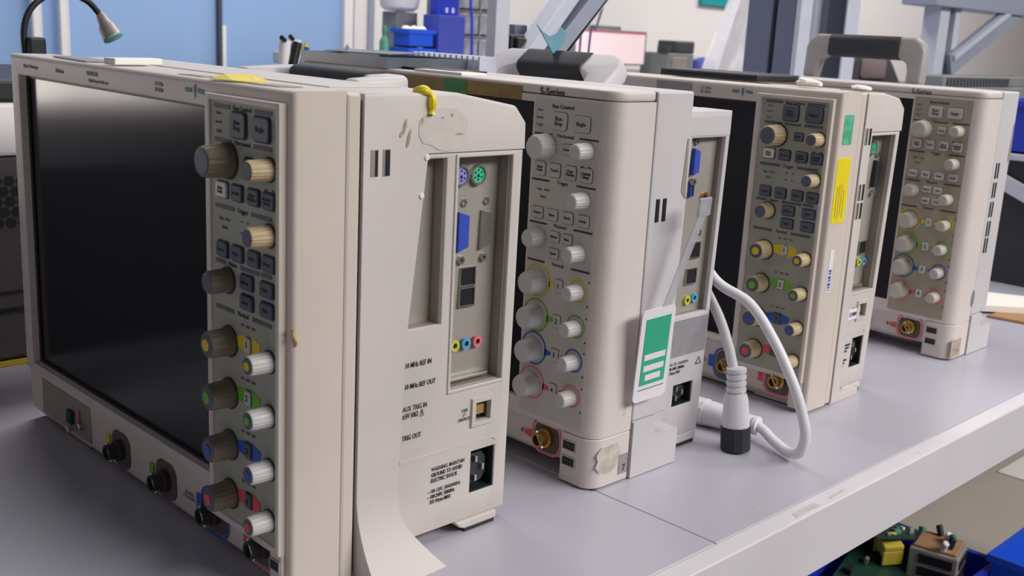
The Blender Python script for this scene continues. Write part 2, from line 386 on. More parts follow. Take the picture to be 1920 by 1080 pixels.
def handle(root, px, py, pz, tilt, th=.02, gh=.053, aw=.026, mt='bodyB'):
    """carrying handle: two arms with a dark grip, hinged at (px, pz) and leaning back by tilt"""
    M = Matrix.Translation((px, py, pz)) @ Matrix.Rotation(tilt, 4, 'Y')
    h = bmesh.new(); L, hw = .06, .087
    prism(h, [(-hw, 0), (-hw+aw*.7, 0), (-hw+aw*.9, L-.034), (-hw+aw+.010, L-.027), (hw-aw-.010, L-.027), (hw-aw*.9, L-.034), (hw-aw*.7, 0), (hw, 0), (hw, L-.018), (hw-.005, L-.007), (hw-.016, L), (-hw+.016, L), (-hw+.005, L-.007), (-hw, L-.018)], 'x', -th/2, th/2, .004, 3)
    bmesh.ops.transform(h, matrix=M, verts=h.verts); a = obj('handle', h, mt, root, True)
    g = bmesh.new(); prism(g, rrect(-th/2-.0025, th/2+.0025, L-.0295, L+.0008, .008, 4), 'y', -gh, gh, .0015)
    bmesh.ops.transform(g, matrix=M, verts=g.verts); obj('grip', g, 'grip', a, True)
def bnc(root, y, z, x, ring=None, metal='steel', r=.0155):
    bm = bmesh.new(); t = rrect(y-r, y+r, z-r*.95, z+r*.95, r*.62, 6)
    prism(bm, t, 'x', x-.0004, x+.0002); obj('connector_well', bm, 'well', root)
    if ring:
        bm = bmesh.new(); o1 = rrect(y-r*1.22, y+r*1.22, z-r*1.12, z+r*1.12, r*.75, 6); i1 = rrect(y-r*1.1, y+r*1.1, z-r*1.0, z+r*1.0, r*.66, 6)
        A = [bm.verts.new((x-.0003, *p)) for p in o1]; B = [bm.verts.new((x-.0003, *p)) for p in i1]; n = len(A)
        for i in range(n): bm.faces.new((A[i], A[(i+1) % n], B[(i+1) % n], B[i]))
        ex = bmesh.ops.extrude_face_region(bm, geom=bm.faces[:]); bmesh.ops.translate(bm, vec=(-.0005, 0, 0), verts=[v for v in ex['geom'] if isinstance(v, bmesh.types.BMVert)])
        obj('connector_ring', bm, ring, root)
    c = inst('bnc_connector', ('bnc', metal), lambda bm: lathe(bm, [(.0085, 0), (.0085, .004), (.0062, .0045), (.0062, .012), (.0048, .012), (.0048, .003), (0, .003)], (0, 0, 0), (-1, 0, 0), 24), metal, root, (x-.0006, y, z), True)
    inst('bayonet_lug', 'lug', lambda bm: lathe(bm, [(.0014, -.0078), (.0014, .0078)], (-.009, 0, 0), (0, .5, .86), 8), 'steel', c, (0, 0, 0))
    inst('contact_pin', 'pin', lambda bm: lathe(bm, [(.0013, .0028), (.0013, .0095), (.0006, .0105)], (0, 0, 0), (-1, 0, 0), 10), 'brass', c, (0, 0, 0))
    return c
def usb_port(root, y, z, x, wd=.0135, ht=.0058, vert=False):
    u = inst('usb_port', ('usb', wd, ht), lambda bm: grid(bm, [-wd/2-.001, -wd/2, wd/2, wd/2+.001], [-ht/2-.001, -ht/2, ht/2, ht/2+.001], rects((-wd/2, wd/2, -ht/2, ht/2)), 'x', -.0008, .0003), 'steel', root, (x, y, z))
    inst('port_cavity', ('usbc', wd, ht), lambda bm: box(bm, -.0004, .0003, -wd/2, wd/2, -ht/2, ht/2), 'black', u, (0, 0, 0))
    inst('port_tongue', ('usbt', wd, ht), lambda bm: box(bm, -.0006, .0002, -wd*.42, wd*.42, ht*.05, ht*.3), 'socket', u, (-.0003, 0, 0))
def inlet(root, x0, x1, z0, z1, yf, depth=.014):
    """mains inlet seen on the side: dark shell, chamfered tongue and three blades"""
    s = obj('power_inlet', grid(bmesh.new(), [x0-.0015, x0, x1, x1+.0015], [z0-.0015, z0, z1, z1+.0015], rects((x0, x1, z0, z1)), 'y', yf+.0002, yf+depth), 'socket', root)
    obj('inlet_floor', box(bmesh.new(), x0, x1, yf+depth-.001, yf+depth, z0, z1), 'black', s)
    cx, cz = (x0+x1)/2, (z0+z1)/2; a, b_ = (x1-x0)*.36, (z1-z0)*.36
    bm = bmesh.new(); prism(bm, [(cx-a, cz-b_), (cx+a*.45, cz-b_), (cx+a, cz-b_*.55), (cx+a, cz+b_*.55), (cx+a*.45, cz+b_), (cx-a, cz+b_)], 'y', yf+.005, yf+depth-.001); obj('inlet_core', bm, 'socket', s)
    for dx, dz in ((-.3, .5), (.25, 0), (-.3, -.5)):
        px, pz = cx+a*dx*1.6, cz+b_*dz*1.3
        obj('blade', box(bmesh.new(), px-.0012, px+.0012, yf+.0015, yf+.006, pz-.0024, pz+.0024, .0004, 1), 'steel', s)
def vga(root, x, z, y, mt='vga_blue', scale=1.0):
    bm = bmesh.new(); h, wv = .0155*scale, .0048*scale
    prism(bm, [(x-wv, z-h*.92), (x+wv, z-h*.72), (x+wv, z+h*.72), (x-wv, z+h*.92)], 'y', y-.004, y); v = obj('video_port', bm, mt, root)
    for dz in (-h-.005, h+.005):
        obj('hex_nut', lathe(bmesh.new(), [(.0032, 0), (.0032, .003), (.0016, .003), (.0016, .001), (0, .001)], (x, y, z+dz), (0, -1, 0), 6), 'steel', v)
    return v
def rj(root, x, z, y, wd=.0135, ht=.0125, mt='steel'):
    u = obj('network_port', grid(bmesh.new(), [x-wd/2-.001, x-wd/2, x+wd/2, x+wd/2+.001], [z-ht/2-.001, z-ht/2, z+ht/2, z+ht/2+.001], rects((x-wd/2, x+wd/2, z-ht/2, z+ht/2)), 'y', y-.0015, y), mt, root)
    obj('port_cavity', box(bmesh.new(), x-wd/2, x+wd/2, y-.0006, y, z-ht/2, z+ht/2), 'black', u)
def jack(root, x, z, y, mt, r=.0042):
    u = obj('audio_jack', lathe(bmesh.new(), [(r, 0), (r, .0022), (r*.5, .0022), (r*.5, .0004), (0, .0004)], (x, y, z), (0, -1, 0), 20), mt, root, True)
    obj('port_cavity', lathe(bmesh.new(), [(r*.48, .0004), (r*.48, .0008)], (x, y, z), (0, -1, 0), 14), 'black', u)

def side_cover(first):
    bm = prism(bmesh.new(), [(.0512, .003), (.0512, .3268), (.085, .3268), (.118, .3215), (.130, .312), (.130, .2880), (.0670, .2880), (.0665, .150), (.0665, .003)] if not first else [(.0512, .003), (.0512, .3268), (.128, .3268), (.182, .3180), (.192, .307), (.192, .2880), (.1035, .2880), (.0880, .150), (.0860, .035), (.0860, .003)], 'y', 0, .0338)
    bev(bm, .0022, 3, lambda e: all(v.co.z > .300 for v in e.verts)); return bm
# ---- design A: proud control panel with dark keys, yellowed ridged knobs
def scope_a(X, Y, label, first):
    root = empty('oscilloscope', (X, Y, 0), label, 'oscilloscope', 'oscilloscopes in a row on the bench')
    O = lambda n, bm, mt, par=None, sm=False: obj(n, bm, mt, par or root, sm)
    # front bezel with screen opening
    S = (.097, .413, .058, .311)
    t = grid(None, lines(0, W, .006, S[0], S[1], W-.005), lines(.003, H, .0525, S[2], S[3], H-.005), rects(S, (.006, W, 0, .0525)), 'x', 0, .0375)
    outer = lambda e: all(abs(v.co.x) < 1e-6 for v in e.verts) and (all(v.co.y < 1e-6 for v in e.verts) or all(v.co.y > W-1e-6 for v in e.verts) or all(v.co.z > H-1e-6 for v in e.verts))
    bev(t, .0035, 4, outer)
    bev(t, .0015, 2, lambda e: all(abs(v.co.x) < 1e-6 for v in e.verts) and all(S[0]-1e-5 <= v.co.y <= S[1]+1e-5 and S[2]-1e-5 <= v.co.z <= S[3]+1e-5 for v in e.verts))
    bez = O('front_bezel', t, 'shellA', sm=True)
    O('screen', box(bmesh.new(), .0075, .012, S[0]-.003, S[1]+.003, S[2]-.003, S[3]+.003), 'screen')
    O('screen_gasket', grid(bmesh.new(), [S[0]-.001, S[0]+.0022, S[1]-.0045, S[1]+.001], [S[2]-.001, S[2]+.0025, S[3]-.0022, S[3]+.001], rects((S[0]+.0022, S[1]-.0045, S[2]+.0025, S[3]-.0022)), 'x', .0062, .0074), 'black')
    # rim behind the bezel and lower connector strip
    O('bezel_rim', box(bmesh.new(), .0383, .0490, .0002, W-.0002, .003, H-.001, .002), 'shellA')
    bm = bmesh.new(); prism(bm, [(.003, .0524), (.0375, .0524), (.0375, .003), (.012, .003), (.004, .012)], 'y', .0062, W-.0005, .0012); O('connector_strip', bm, 'shellA')
    bm = bmesh.new(); prism(bm, [(-.0015, .0525), (.004, .0525), (.004, .0565), (0, .0565)], 'y', .094, W-.004, .0007); O('strip_ledge', bm, 'shellA')
    # control panel
    F = (.0105, .0865, .0385, .3165)
    t = grid(None, [.0062, F[0], F[1], .0925], [.0335, F[2], F[3], .3205], rects(F), 'x', -.0056, .001)
    bev(t, .0011, 2, lambda e: all(v.co.x < -.0055 for v in e.verts)); O('panel_frame', t, 'shellA', sm=True)
    O('control_panel', box(bmesh.new(), -.0044, .0005, F[0]-.001, F[1]+.001, F[2]-.001, F[3]+.001), 'fieldA')
    x = -.0044
    global DY
    DY = -.0036
    header(root, .3135, 'Run Control', .019, .085, .052, .014, x)
    text('lettering', 'Auto\n\nArm\'d\n\nTrig\'d', .0028, (x-.0003, .080+DY, .3035), 'front', 'inkgrey', root, spacing=1.0)
    key(root, .0555, .3035, .0175, .0155, 'keydark', 'Run\nStop', x=x, ts=.0042); key(root, .0295, .3035, .0185, .0145, 'keydark', 'Single', x=x, ts=.0042)
    header(root, .2925, 'Horizontal', .019, .085, .052, .013, x)
    knob(root, .0685, .2805, .0106, .0185, 'knobA' if not first else 'knobDark', 'keydark', x)  # dark caps on the knobs paint the shade of their tip faces
    key(root, .0440, .281, .0095, .0072, 'keydark', 'Zoom', x=x, ts=.0026)
    knob(root, .0215, .2805, .0068, .0155, 'knobA', 'keydark', x)
    for s in (-1, 1):
        bm = bmesh.new(); yy = .0215+DY+s*.003; prism(bm, [(yy, .2675+.0016), (yy, .2675-.0016), (yy+s*.003, .2675)], 'x', x-.0003, x); O('arrow_mark', bm, 'ink')
    for i, yy in enumerate((.0755, .0575, .0385, .0215)):
        key(root, yy, .2615, .0128, .0098, 'keywhite' if i == 0 else 'keydark', ('Auto\nScale', 'Touch', 'Clear\nDisplay', 'Default\nSetup')[i], x=x, ts=.003)
    header(root, .2505, 'Trigger', .019, .085, .052, .010, x)
    knob(root, .0215, .2405, .0068, .0155, 'knobA', 'keydark', x)
    bm = bmesh.new(); 
    for a in range(4):
        c, s = math.cos(R(45+90*a)), math.sin(R(45+90*a)); box(bm, x-.0003, x, .046+c*.005-.0012, .046+c*.005+.0012, .2405+s*.005-.0004, .2405+s*.005+.0004)
    O('trigger_mark', bm, 'ink')
    text('lettering', 'Edge   Pulse\n\nGlitch', .0028, (x-.0003, .070, .240), 'front', 'inkgrey', root)
    for i, yy in enumerate((.0755, .0575, .0385, .0215)):
        key(root, yy, .223, .0128, .0098, 'keydark', ('Source', 'Slope', 'Mode', 'Sweep')[i], x=x, ts=.0028)
    header(root, .2145, 'Marker', .033, .085, .064, .009, x, .0036); slab('header_bar', root, x, .0155, .0275, .2137, .2163, 'inkgrey')
    knob(root, .0700, .2035, .0080, .0150, 'knobDark' if first else 'knobA', 'keydark', x)
    for (yy, zz), s in zip(((.0465, .2065), (.0235, .2065), (.0465, .1935), (.0235, .1935)), ('Marker', 'Meas', 'Quick', 'Print')):
        key(root, yy, zz, .0140, .0092, 'keydark', s, x=x, ts=.0028)
    header(root, .1840, 'Vertical', .019, .085, .052, .011, x)
    for i, (zz, c) in enumerate(((.163, 'yellow'), (.1275, 'green'), (.0915, 'blue'), (.0565, 'red'))):
        text('lettering', 'DC   50\u03a9   BW', .0026, (x-.0003, .0425, zz+.0145), 'front', 'inkgrey', root)
        arrow_tab(root, .0530, zz+.003, .013, .013, c, x, -1); arrow_tab(root, .0375, zz+.003, .011, .013, c, x, 1)
        key(root, .0455, zz+.003, .0068, .0098, 'keylight' if i in (0, 1) else 'keydark', str(i+1), x=x-.0004, ts=.006, prot=.0016)
        knob(root, .0690, zz, .0094, .0165, 'knobDark' if first else 'knobA', 'keydark', x, c)
        knob(root, .0215, zz-.002, .0068, .0155, 'knobB' if first else 'knobA', 'keydark', x, c)
    DY = 0.0
    # connector strip: openings, jacks, usb
    well = O('calibration_well', box(bmesh.new(), .0026, .0045, .303, .402, .014, .046, .0006), 'recess')
    obj('ground_lug', lathe(bmesh.new(), [(.0035, 0), (.0035, .004), (.0022, .005), (.0022, .010), (.003, .011), (.003, .013)], (.0025, .318, .026), (-1, 0, 0), 16), 'steel', well, True)
    obj('pink_tab', box(bmesh.new(), .0008, .0024, .322, .3245, .022, .038), 'pink', well)
    O('power_button', box(bmesh.new(), -.001, .004, .334, .344, .022, .034, .001), 'gapdark')
    for yy, c, ring in ((.247, 'yellow', None), (.172, 'green', None), (.100, 'blue', 'blue'), (.036, 'red', 'pink')):
        bnc(root, yy, .0275, .003, ring, 'gapdark' if first else 'brass')
        slab('channel_tab', root, .0028, yy+.019, yy+.0255, .021, .034, c)
    text('lettering', '\u26a0 MAX\n5 Vrms 50\u03a9', .0034, (.0026, .1365, .0275), 'front', 'inkgrey', root)
    up = O('usb_plate', box(bmesh.new(), -.0030, .004, .0066, .0205, .004, .0505, .0012), 'shellA')
    for zz in (.040, .0245): usb_port(root, .0135, zz, -.0031, .0095, .0062)
    if first:
        for s, yy, zz, sz in (('Agilent Technologies', .385, .3195, .0042), ('Infiniium', .327, .3195, .0052), ('DSO9254A', .268, .3208, .0048), ('Digital Storage Oscilloscope', .258, .3158, .0034), ('2.5 GHz\n20 GSa/s', .163, .3188, .0040)):
            text('lettering', s, sz, (-.0002, yy, zz), 'front', 'inkfaint', root, sx=.85)
    else:
        slab('sticker', root, -.0001, .178, .226, .3155, .3245, 'greylabel'); text('lettering', '2.5 GHz\n20 GSa/s', .0040, (-.0002, .160, .3185), 'front', 'inkgrey', root)
    bm = bmesh.new(); prism(bm, [(.1265, .3215), (.118, .3215), (.118, .3185), (.1265, .3185)], 'x', -.0003, 0); prism(bm, [(.1155, .3225), (.1125, .3245), (.1120, .3195), (.1135, .3150), (.1150, .3180)], 'x', -.0003, 0); prism(bm, [(.110, .3220), (.1015, .3210), (.1015, .3180), (.110, .3190)], 'x', -.0003, 0)
    O('panel_emblem', bm, 'logo_teal')
    # housing
    dx = 0 if first else -.062
    prof = [(.0512, .009), (.0512, .3265), (.128+dx*.7, .3265), (.182+dx, .3175), (.192+dx, .307), (.199+dx, .011), (.196+dx, .009)]
    O('housing', prism(bmesh.new(), prof, 'y', .034, W-.004, .002), 'bodyA')
    O('neck', box(bmesh.new(), .0490, .0513, .003, W-.003, .006, .322), 'gapdark')
    O('side_panel', side_cover(first), 'bodyA', sm=True)
    before = set(root.children)
    k = .035; z0 = .288; YS = .0012; XL = .078 if first else .1265
    holes = ([] if not first else [(.080, .121, .168, .284)])+[(.131, .1815, .117, .284), (.1555, .1725, .0865, .1035), (.1555, .1795, .030, .0635)]
    t = grid(None, lines(XL, .192, .121, .131, .1815, .1555, .1725, .1795), lines(.0095, .2878, .030, .0635, .0865, .1035, .117, .168, .284), rects(*holes), 'y', YS, YS+.004)
    bev(t, .0013, 2, lambda e: all(v.co.y < YS+1e-5 for v in e.verts)); sp = O('rear_panel', t, 'bodyA', sm=True); shear(sp, k, z0)
    ys = lambda z: YS+(z0-z)*k
    xs = lambda z: .9*(z0-z)*k
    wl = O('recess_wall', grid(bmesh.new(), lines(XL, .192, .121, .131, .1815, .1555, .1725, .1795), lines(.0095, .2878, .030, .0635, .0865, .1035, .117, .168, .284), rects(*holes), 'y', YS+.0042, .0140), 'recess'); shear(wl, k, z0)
    io = O('port_plate', box(bmesh.new(), XL+.001, .1905, YS+.0130, YS+.0142, .110, .286), 'ioplate'); shear(io, k, z0)
    Yp = YS+.0165
    for xx, mt, zz in ((.1445, 'ps2_purple', .2695), (.1605, 'ps2_green', .2695)):
        pj = obj('keyboard_port', lathe(bmesh.new(), [(.0072, 0), (.0072, .0032), (.0058, .0032), (.0058, .0008), (0, .0008)], (xx, Yp-.0028, zz), (0, -1, 0), 26), 'steel', root, True)
        obj('port_face', lathe(bmesh.new(), [(.0057, .0008), (.0057, .0022)], (xx, Yp-.0028, zz), (0, -1, 0), 22), mt, pj)
        for a in range(6): obj('pin_hole', lathe(bmesh.new(), [(.0007, .0021), (.0007, .0025)], (xx+.0034*math.cos(R(30+60*a)), Yp-.0028, zz+.0034*math.sin(R(30+60*a))), (0, -1, 0), 8), 'black', pj)
        obj('pin_key', box(bmesh.new(), xx-.0008, xx+.0008, Yp-.0054, Yp-.0049, zz-.0018, zz+.0004), 'black', pj)
    if first:
        for xx in (.150, .1715):
            vga(root, xx, .2295, Yp, 'steel' if xx > .16 else 'vga_blue')
        for zz in (.196, .181): rj(root, .158, zz, Yp)
    else:
        vga(root, .1740, .2420, Yp-.0025, 'socket'); rj(root, .172, .162, Yp, mt='steel')
    for xx, mt in (((.148, 'jack_lime'), (.159, 'jack_blue'), (.170, 'pink')) if first else ((.168, 'jack_lime'), (.178, 'jack_blue'))): jack(root, xx, .146, Yp, mt)
    obj('plate_lip', box(bmesh.new(), .132, .181, .0150, .0195, .1190, .1215, .0005), 'steel', io)
    for zz in (.2605, .2855) if first else ():
        O('side_screw', lathe(bmesh.new(), [(.0022, 0), (.0018, .0014), (.0, .0018)], (.102 if zz > .27 else .0985, .0005, zz), (0, -1, 0), 14), 'white', sm=True)
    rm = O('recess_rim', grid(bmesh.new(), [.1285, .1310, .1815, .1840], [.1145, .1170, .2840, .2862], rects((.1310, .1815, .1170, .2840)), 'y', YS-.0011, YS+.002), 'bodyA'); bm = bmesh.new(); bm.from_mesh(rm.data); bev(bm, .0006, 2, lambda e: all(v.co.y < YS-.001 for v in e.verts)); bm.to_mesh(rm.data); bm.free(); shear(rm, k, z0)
    usbr = O('usb_frame', grid(bmesh.new(), [.1530, .1565, .1715, .1750], [.0840, .0875, .1025, .1060], rects((.1565, .1715, .0875, .1025)), 'y', -.0006, .004), 'bodyA'); shear(usbr, k, z0)
    u = O('usb_socket', box(bmesh.new(), .1615, .179, .0150, .0165, .087, .103), 'socket'); obj('socket_tongue', box(bmesh.new(), .1665, .1745, .0105, .0149, .0915, .0985), 'tape_tan', u)
    inlet(root, .1562+xs(.045), .1788+xs(.045), .0307, .0628, ys(.045)+.001, .012)
    rib = O('moulding_line', prism(bmesh.new(), [(XL+.0095, .0722), (.176, .0722), (.1795, .0692), (.1795, .0680), (.1755, .0708), (XL+.0095, .0708)], 'y', YS-.0007, YS+.002), 'bodyA'); shear(rib, k, z0)
    T = lambda s, xx, zz, sz, al='LEFT': text('lettering', s, sz, (xx+xs(zz), ys(zz)-.0003, zz), 'side', 'ink', root, al, bold=.00003, sx=.72)
    if first: T('10 MHz REF IN', .0895, .143, .0052); T('10 MHz REF OUT', .0895, .1275, .0052); T('AUX TRIG IN\n\u00b15V 50\u03a9 \u26a0', .0885, .1085, .0052); T('TRIG OUT', .0885, .0895, .0052)
    text('lettering', 'USB\n\u21cc\nDEVICE', .0034, (.1465+xs(.095), ys(.095)-.0003, .095), 'side', 'ink', root)
    T('WARNING: MAINTAIN\nGROUND TO AVOID\nELECTRIC SHOCK', .1165 if first else .1255, .0545, .0044 if first else .0034)
    T('~ 100-120V, 50/60/400Hz\n~ 100-240V, 50/60Hz\n   375 Watts MAX', .1135 if first else .1235, .0375, .0042 if first else .0032)
    rear = [c for c in root.children if c not in before]
    # side slits, feet, side foot
    for xx, zz in ([(.0595, .2835), (.0690, .2835)] if first else [(xx_, zz_) for zz_ in (.2835, .227, .208) for xx_ in (.0550, .0625)]):
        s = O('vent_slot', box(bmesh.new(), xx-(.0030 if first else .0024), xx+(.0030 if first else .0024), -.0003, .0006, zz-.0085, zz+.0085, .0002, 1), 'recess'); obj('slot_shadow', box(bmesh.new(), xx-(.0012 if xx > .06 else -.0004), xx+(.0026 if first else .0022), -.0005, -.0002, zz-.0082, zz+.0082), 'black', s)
    before = set(root.children)
    for xx in (.150,):
        f = O('rear_foot', prism(bmesh.new(), [(.150, .0095), (.1905, .0095), (.1905, .0035), (.158, .0035), (.153, .0055)], 'y', .008, .05, .001), 'bodyA'); obj('foot_pad', box(bmesh.new(), .159, .190, .009, .049, .0, .0034, .001), 'rubber', f)
        f = O('rear_foot', prism(bmesh.new(), [(.150, .0095), (.1905, .0095), (.1905, .0035), (.158, .0035), (.153, .0055)], 'y', W-.05, W-.008, .001), 'bodyA'); obj('foot_pad', box(bmesh.new(), .159, .190, W-.049, W-.009, .0, .0034, .001), 'rubber', f)
    rear += [c for c in root.children if c not in before]
    for c in rear: c.location.x += dx
    for y0 in (.02, .325):
        f = O('front_foot', box(bmesh.new(), .012, .034, y0, y0+.05, .0012, .0060, .001), 'bodyA'); obj('foot_pad', box(bmesh.new(), .013, .033, y0+.001, y0+.049, 0, .0015), 'rubber', f)
    bm = bmesh.new(); rows = []
    for q in range(9):
        t_ = q/8; zz = .058*(1-t_); yo = -.0255*t_**1.8; xr = .0862+.027*max(0, (t_-.35)/.65)**1.2
        rows.append([bm.verts.new(c) for c in ((.0514, yo, zz), (xr, yo*.9, zz), (xr, .010, zz), (.0514, .010, zz))])
    for a, b_ in zip(rows, rows[1:]):
        for q in range(4): bm.faces.new((a[q], a[(q+1) % 4], b_[(q+1) % 4], b_[q]))
    bm.faces.new(rows[0]); bm.faces.new(rows[-1])
    if first: O('side_foot', bm, 'bodyA', sm=True)
    else:
        bm.free(); O('side_foot', box(bmesh.new(), .0515, .110, .001, .012, 0, .0085, .001), 'bodyA')
    # top seam strip and handle
    O('top_plate', box(bmesh.new(), .0600, .120+dx*.6, .05, W-.05, .3264, .3272, .0004, 1), 'bodyA')
    if first: handle(root, .140, .215, .3195, R(87), .015, .052)
    return root

s1 = scope_a(0, 0, 'nearest beige oscilloscope with yellowed knobs and a large dark screen', True)
# tape remains on the near one
bm = bmesh.new(); vs = [(.0015, .098, .3288), (.0035, .072, .3293), (.012, .056, .3290), (.021, .060, .3302), (.020, .080, .3330), (.010, .094, .3320)]
def sheet(bm, pts, th):
    a = [bm.verts.new(p) for p in pts]; b_ = [bm.verts.new((p[0], p[1], p[2]-th)) for p in pts]
    bm.faces.new(a); bm.faces.new(b_[::-1]); n = len(a)
    for i in range(n): bm.faces.new((a[i], b_[i], b_[(i+1) % n], a[(i+1) % n]))
    return bm
obj('yellow_tape', sheet(bm, vs, .0004), 'tape_yellow', s1)
obj('tape_remains', sheet(bmesh.new(), [(.006, .060, .3286), (.010, .030, .3286), (.024, .026, .3286), (.022, .055, .3287)], .0004), 'residue', s1)
obj('tape_remains', sheet(bmesh.new(), [(.008, .152, .3285), (.010, .122, .3285), (.020, .118, .3285), (.018, .150, .3285)], .0003), 'residue', s1)
bm = bmesh.new(); tube(bm, [(.096, .008, .3276), (.099, .001, .3285), (.103, -.0012, .3255), (.104, -.0014, .319), (.1035, -.0014, .3135)], .0022, 8, rad=lambda t: .0016+.0016*abs(math.sin(t*7)))
obj('yellow_tape_twist', bm, 'tape_yellow', s1, True)
bm = bmesh.new(); tube(bm, [(.0, -.0004, .186), (.0006, -.0006, .181), (.0022, -.0008, .178), (.0028, -.0008, .175)], .001, 8, rad=lambda t: .0012-.0005*math.sin(t*9)**2)
obj('glue_drip', bm, 'glue', s1, True)
bm = bmesh.new(); random.seed(3)
sc = [(.1035+.022*math.cos(2*math.pi*i/18)*(1 if math.cos(2*math.pi*i/18) < 0 else 1.1)*random.uniform(.8, 1.1), .304+.0145*math.sin(2*math.pi*i/18)*random.uniform(.85, 1.1)) for i in range(18)]
prism(bm, [(u+.012, v) for u, v in sc], 'y', -.0004, .0002); obj('film_scar', bm, 'film_scar', s1)
for i, (u, v, a, b_) in enumerate(((.083, .306, .0012, .005), (.0865, .2985, .0012, .006), (.080, .301, .001, .002), (.097, .309, .0012, .0025), (.122, .3125, .0012, .0012), (.129, .300, .004, .0008), (.114, .311, .0016, .0009))):
    bm = bmesh.new(); prism(bm, [(u+a*math.cos(t)*random.uniform(.6, 1.2)+.25*b_*math.sin(t), v+b_*math.sin(t)) for t in [2*math.pi*k/9 for k in range(9)]], 'y', -.0005, .0002); obj('grime_mark', bm, 'residue', s1)

s3 = scope_a(.612, -.011, 'yellowed oscilloscope with a yellow sticker, third from the camera', False)
obj('yellow_sticker', box(bmesh.new(), .004, .030, -.0004, .0002, .199, .264, .0001, 1), 'sticker_yellow', s3)
for i, (x_, a_, b_) in enumerate(((.009, .205, .236), (.0135, .203, .238), (.018, .206, .239), (.0225, .204, .232))): obj('print_line', box(bmesh.new(), x_, x_+.0008, -.0006, -.0003, a_, b_), 'tape_tan', s3)
obj('green_sticker', box(bmesh.new(), .008, .026, -.0004, .0002, .277, .306, .0001, 1), 'sticker_green', s3)
obj('barcode_sticker', box(bmesh.new(), .011, .019, -.0004, .0002, .128, .172, .0001, 1), 'card', s3)
for i in range(9): obj('barcode_bar', box(bmesh.new(), .0125, .0175, -.0006, -.0003, .130+i*.0024, .1308+i*.0024+.0008*(i % 3)), 'blue', s3)
st = obj('white_sticker', box(bmesh.new(), .073, .103, .0066, .0072, .087, .099, .0002, 1), 'card', s3)
text('lettering', 'Z1009', .0058, (.088, .0062, .093), 'side', 'ink', s3)

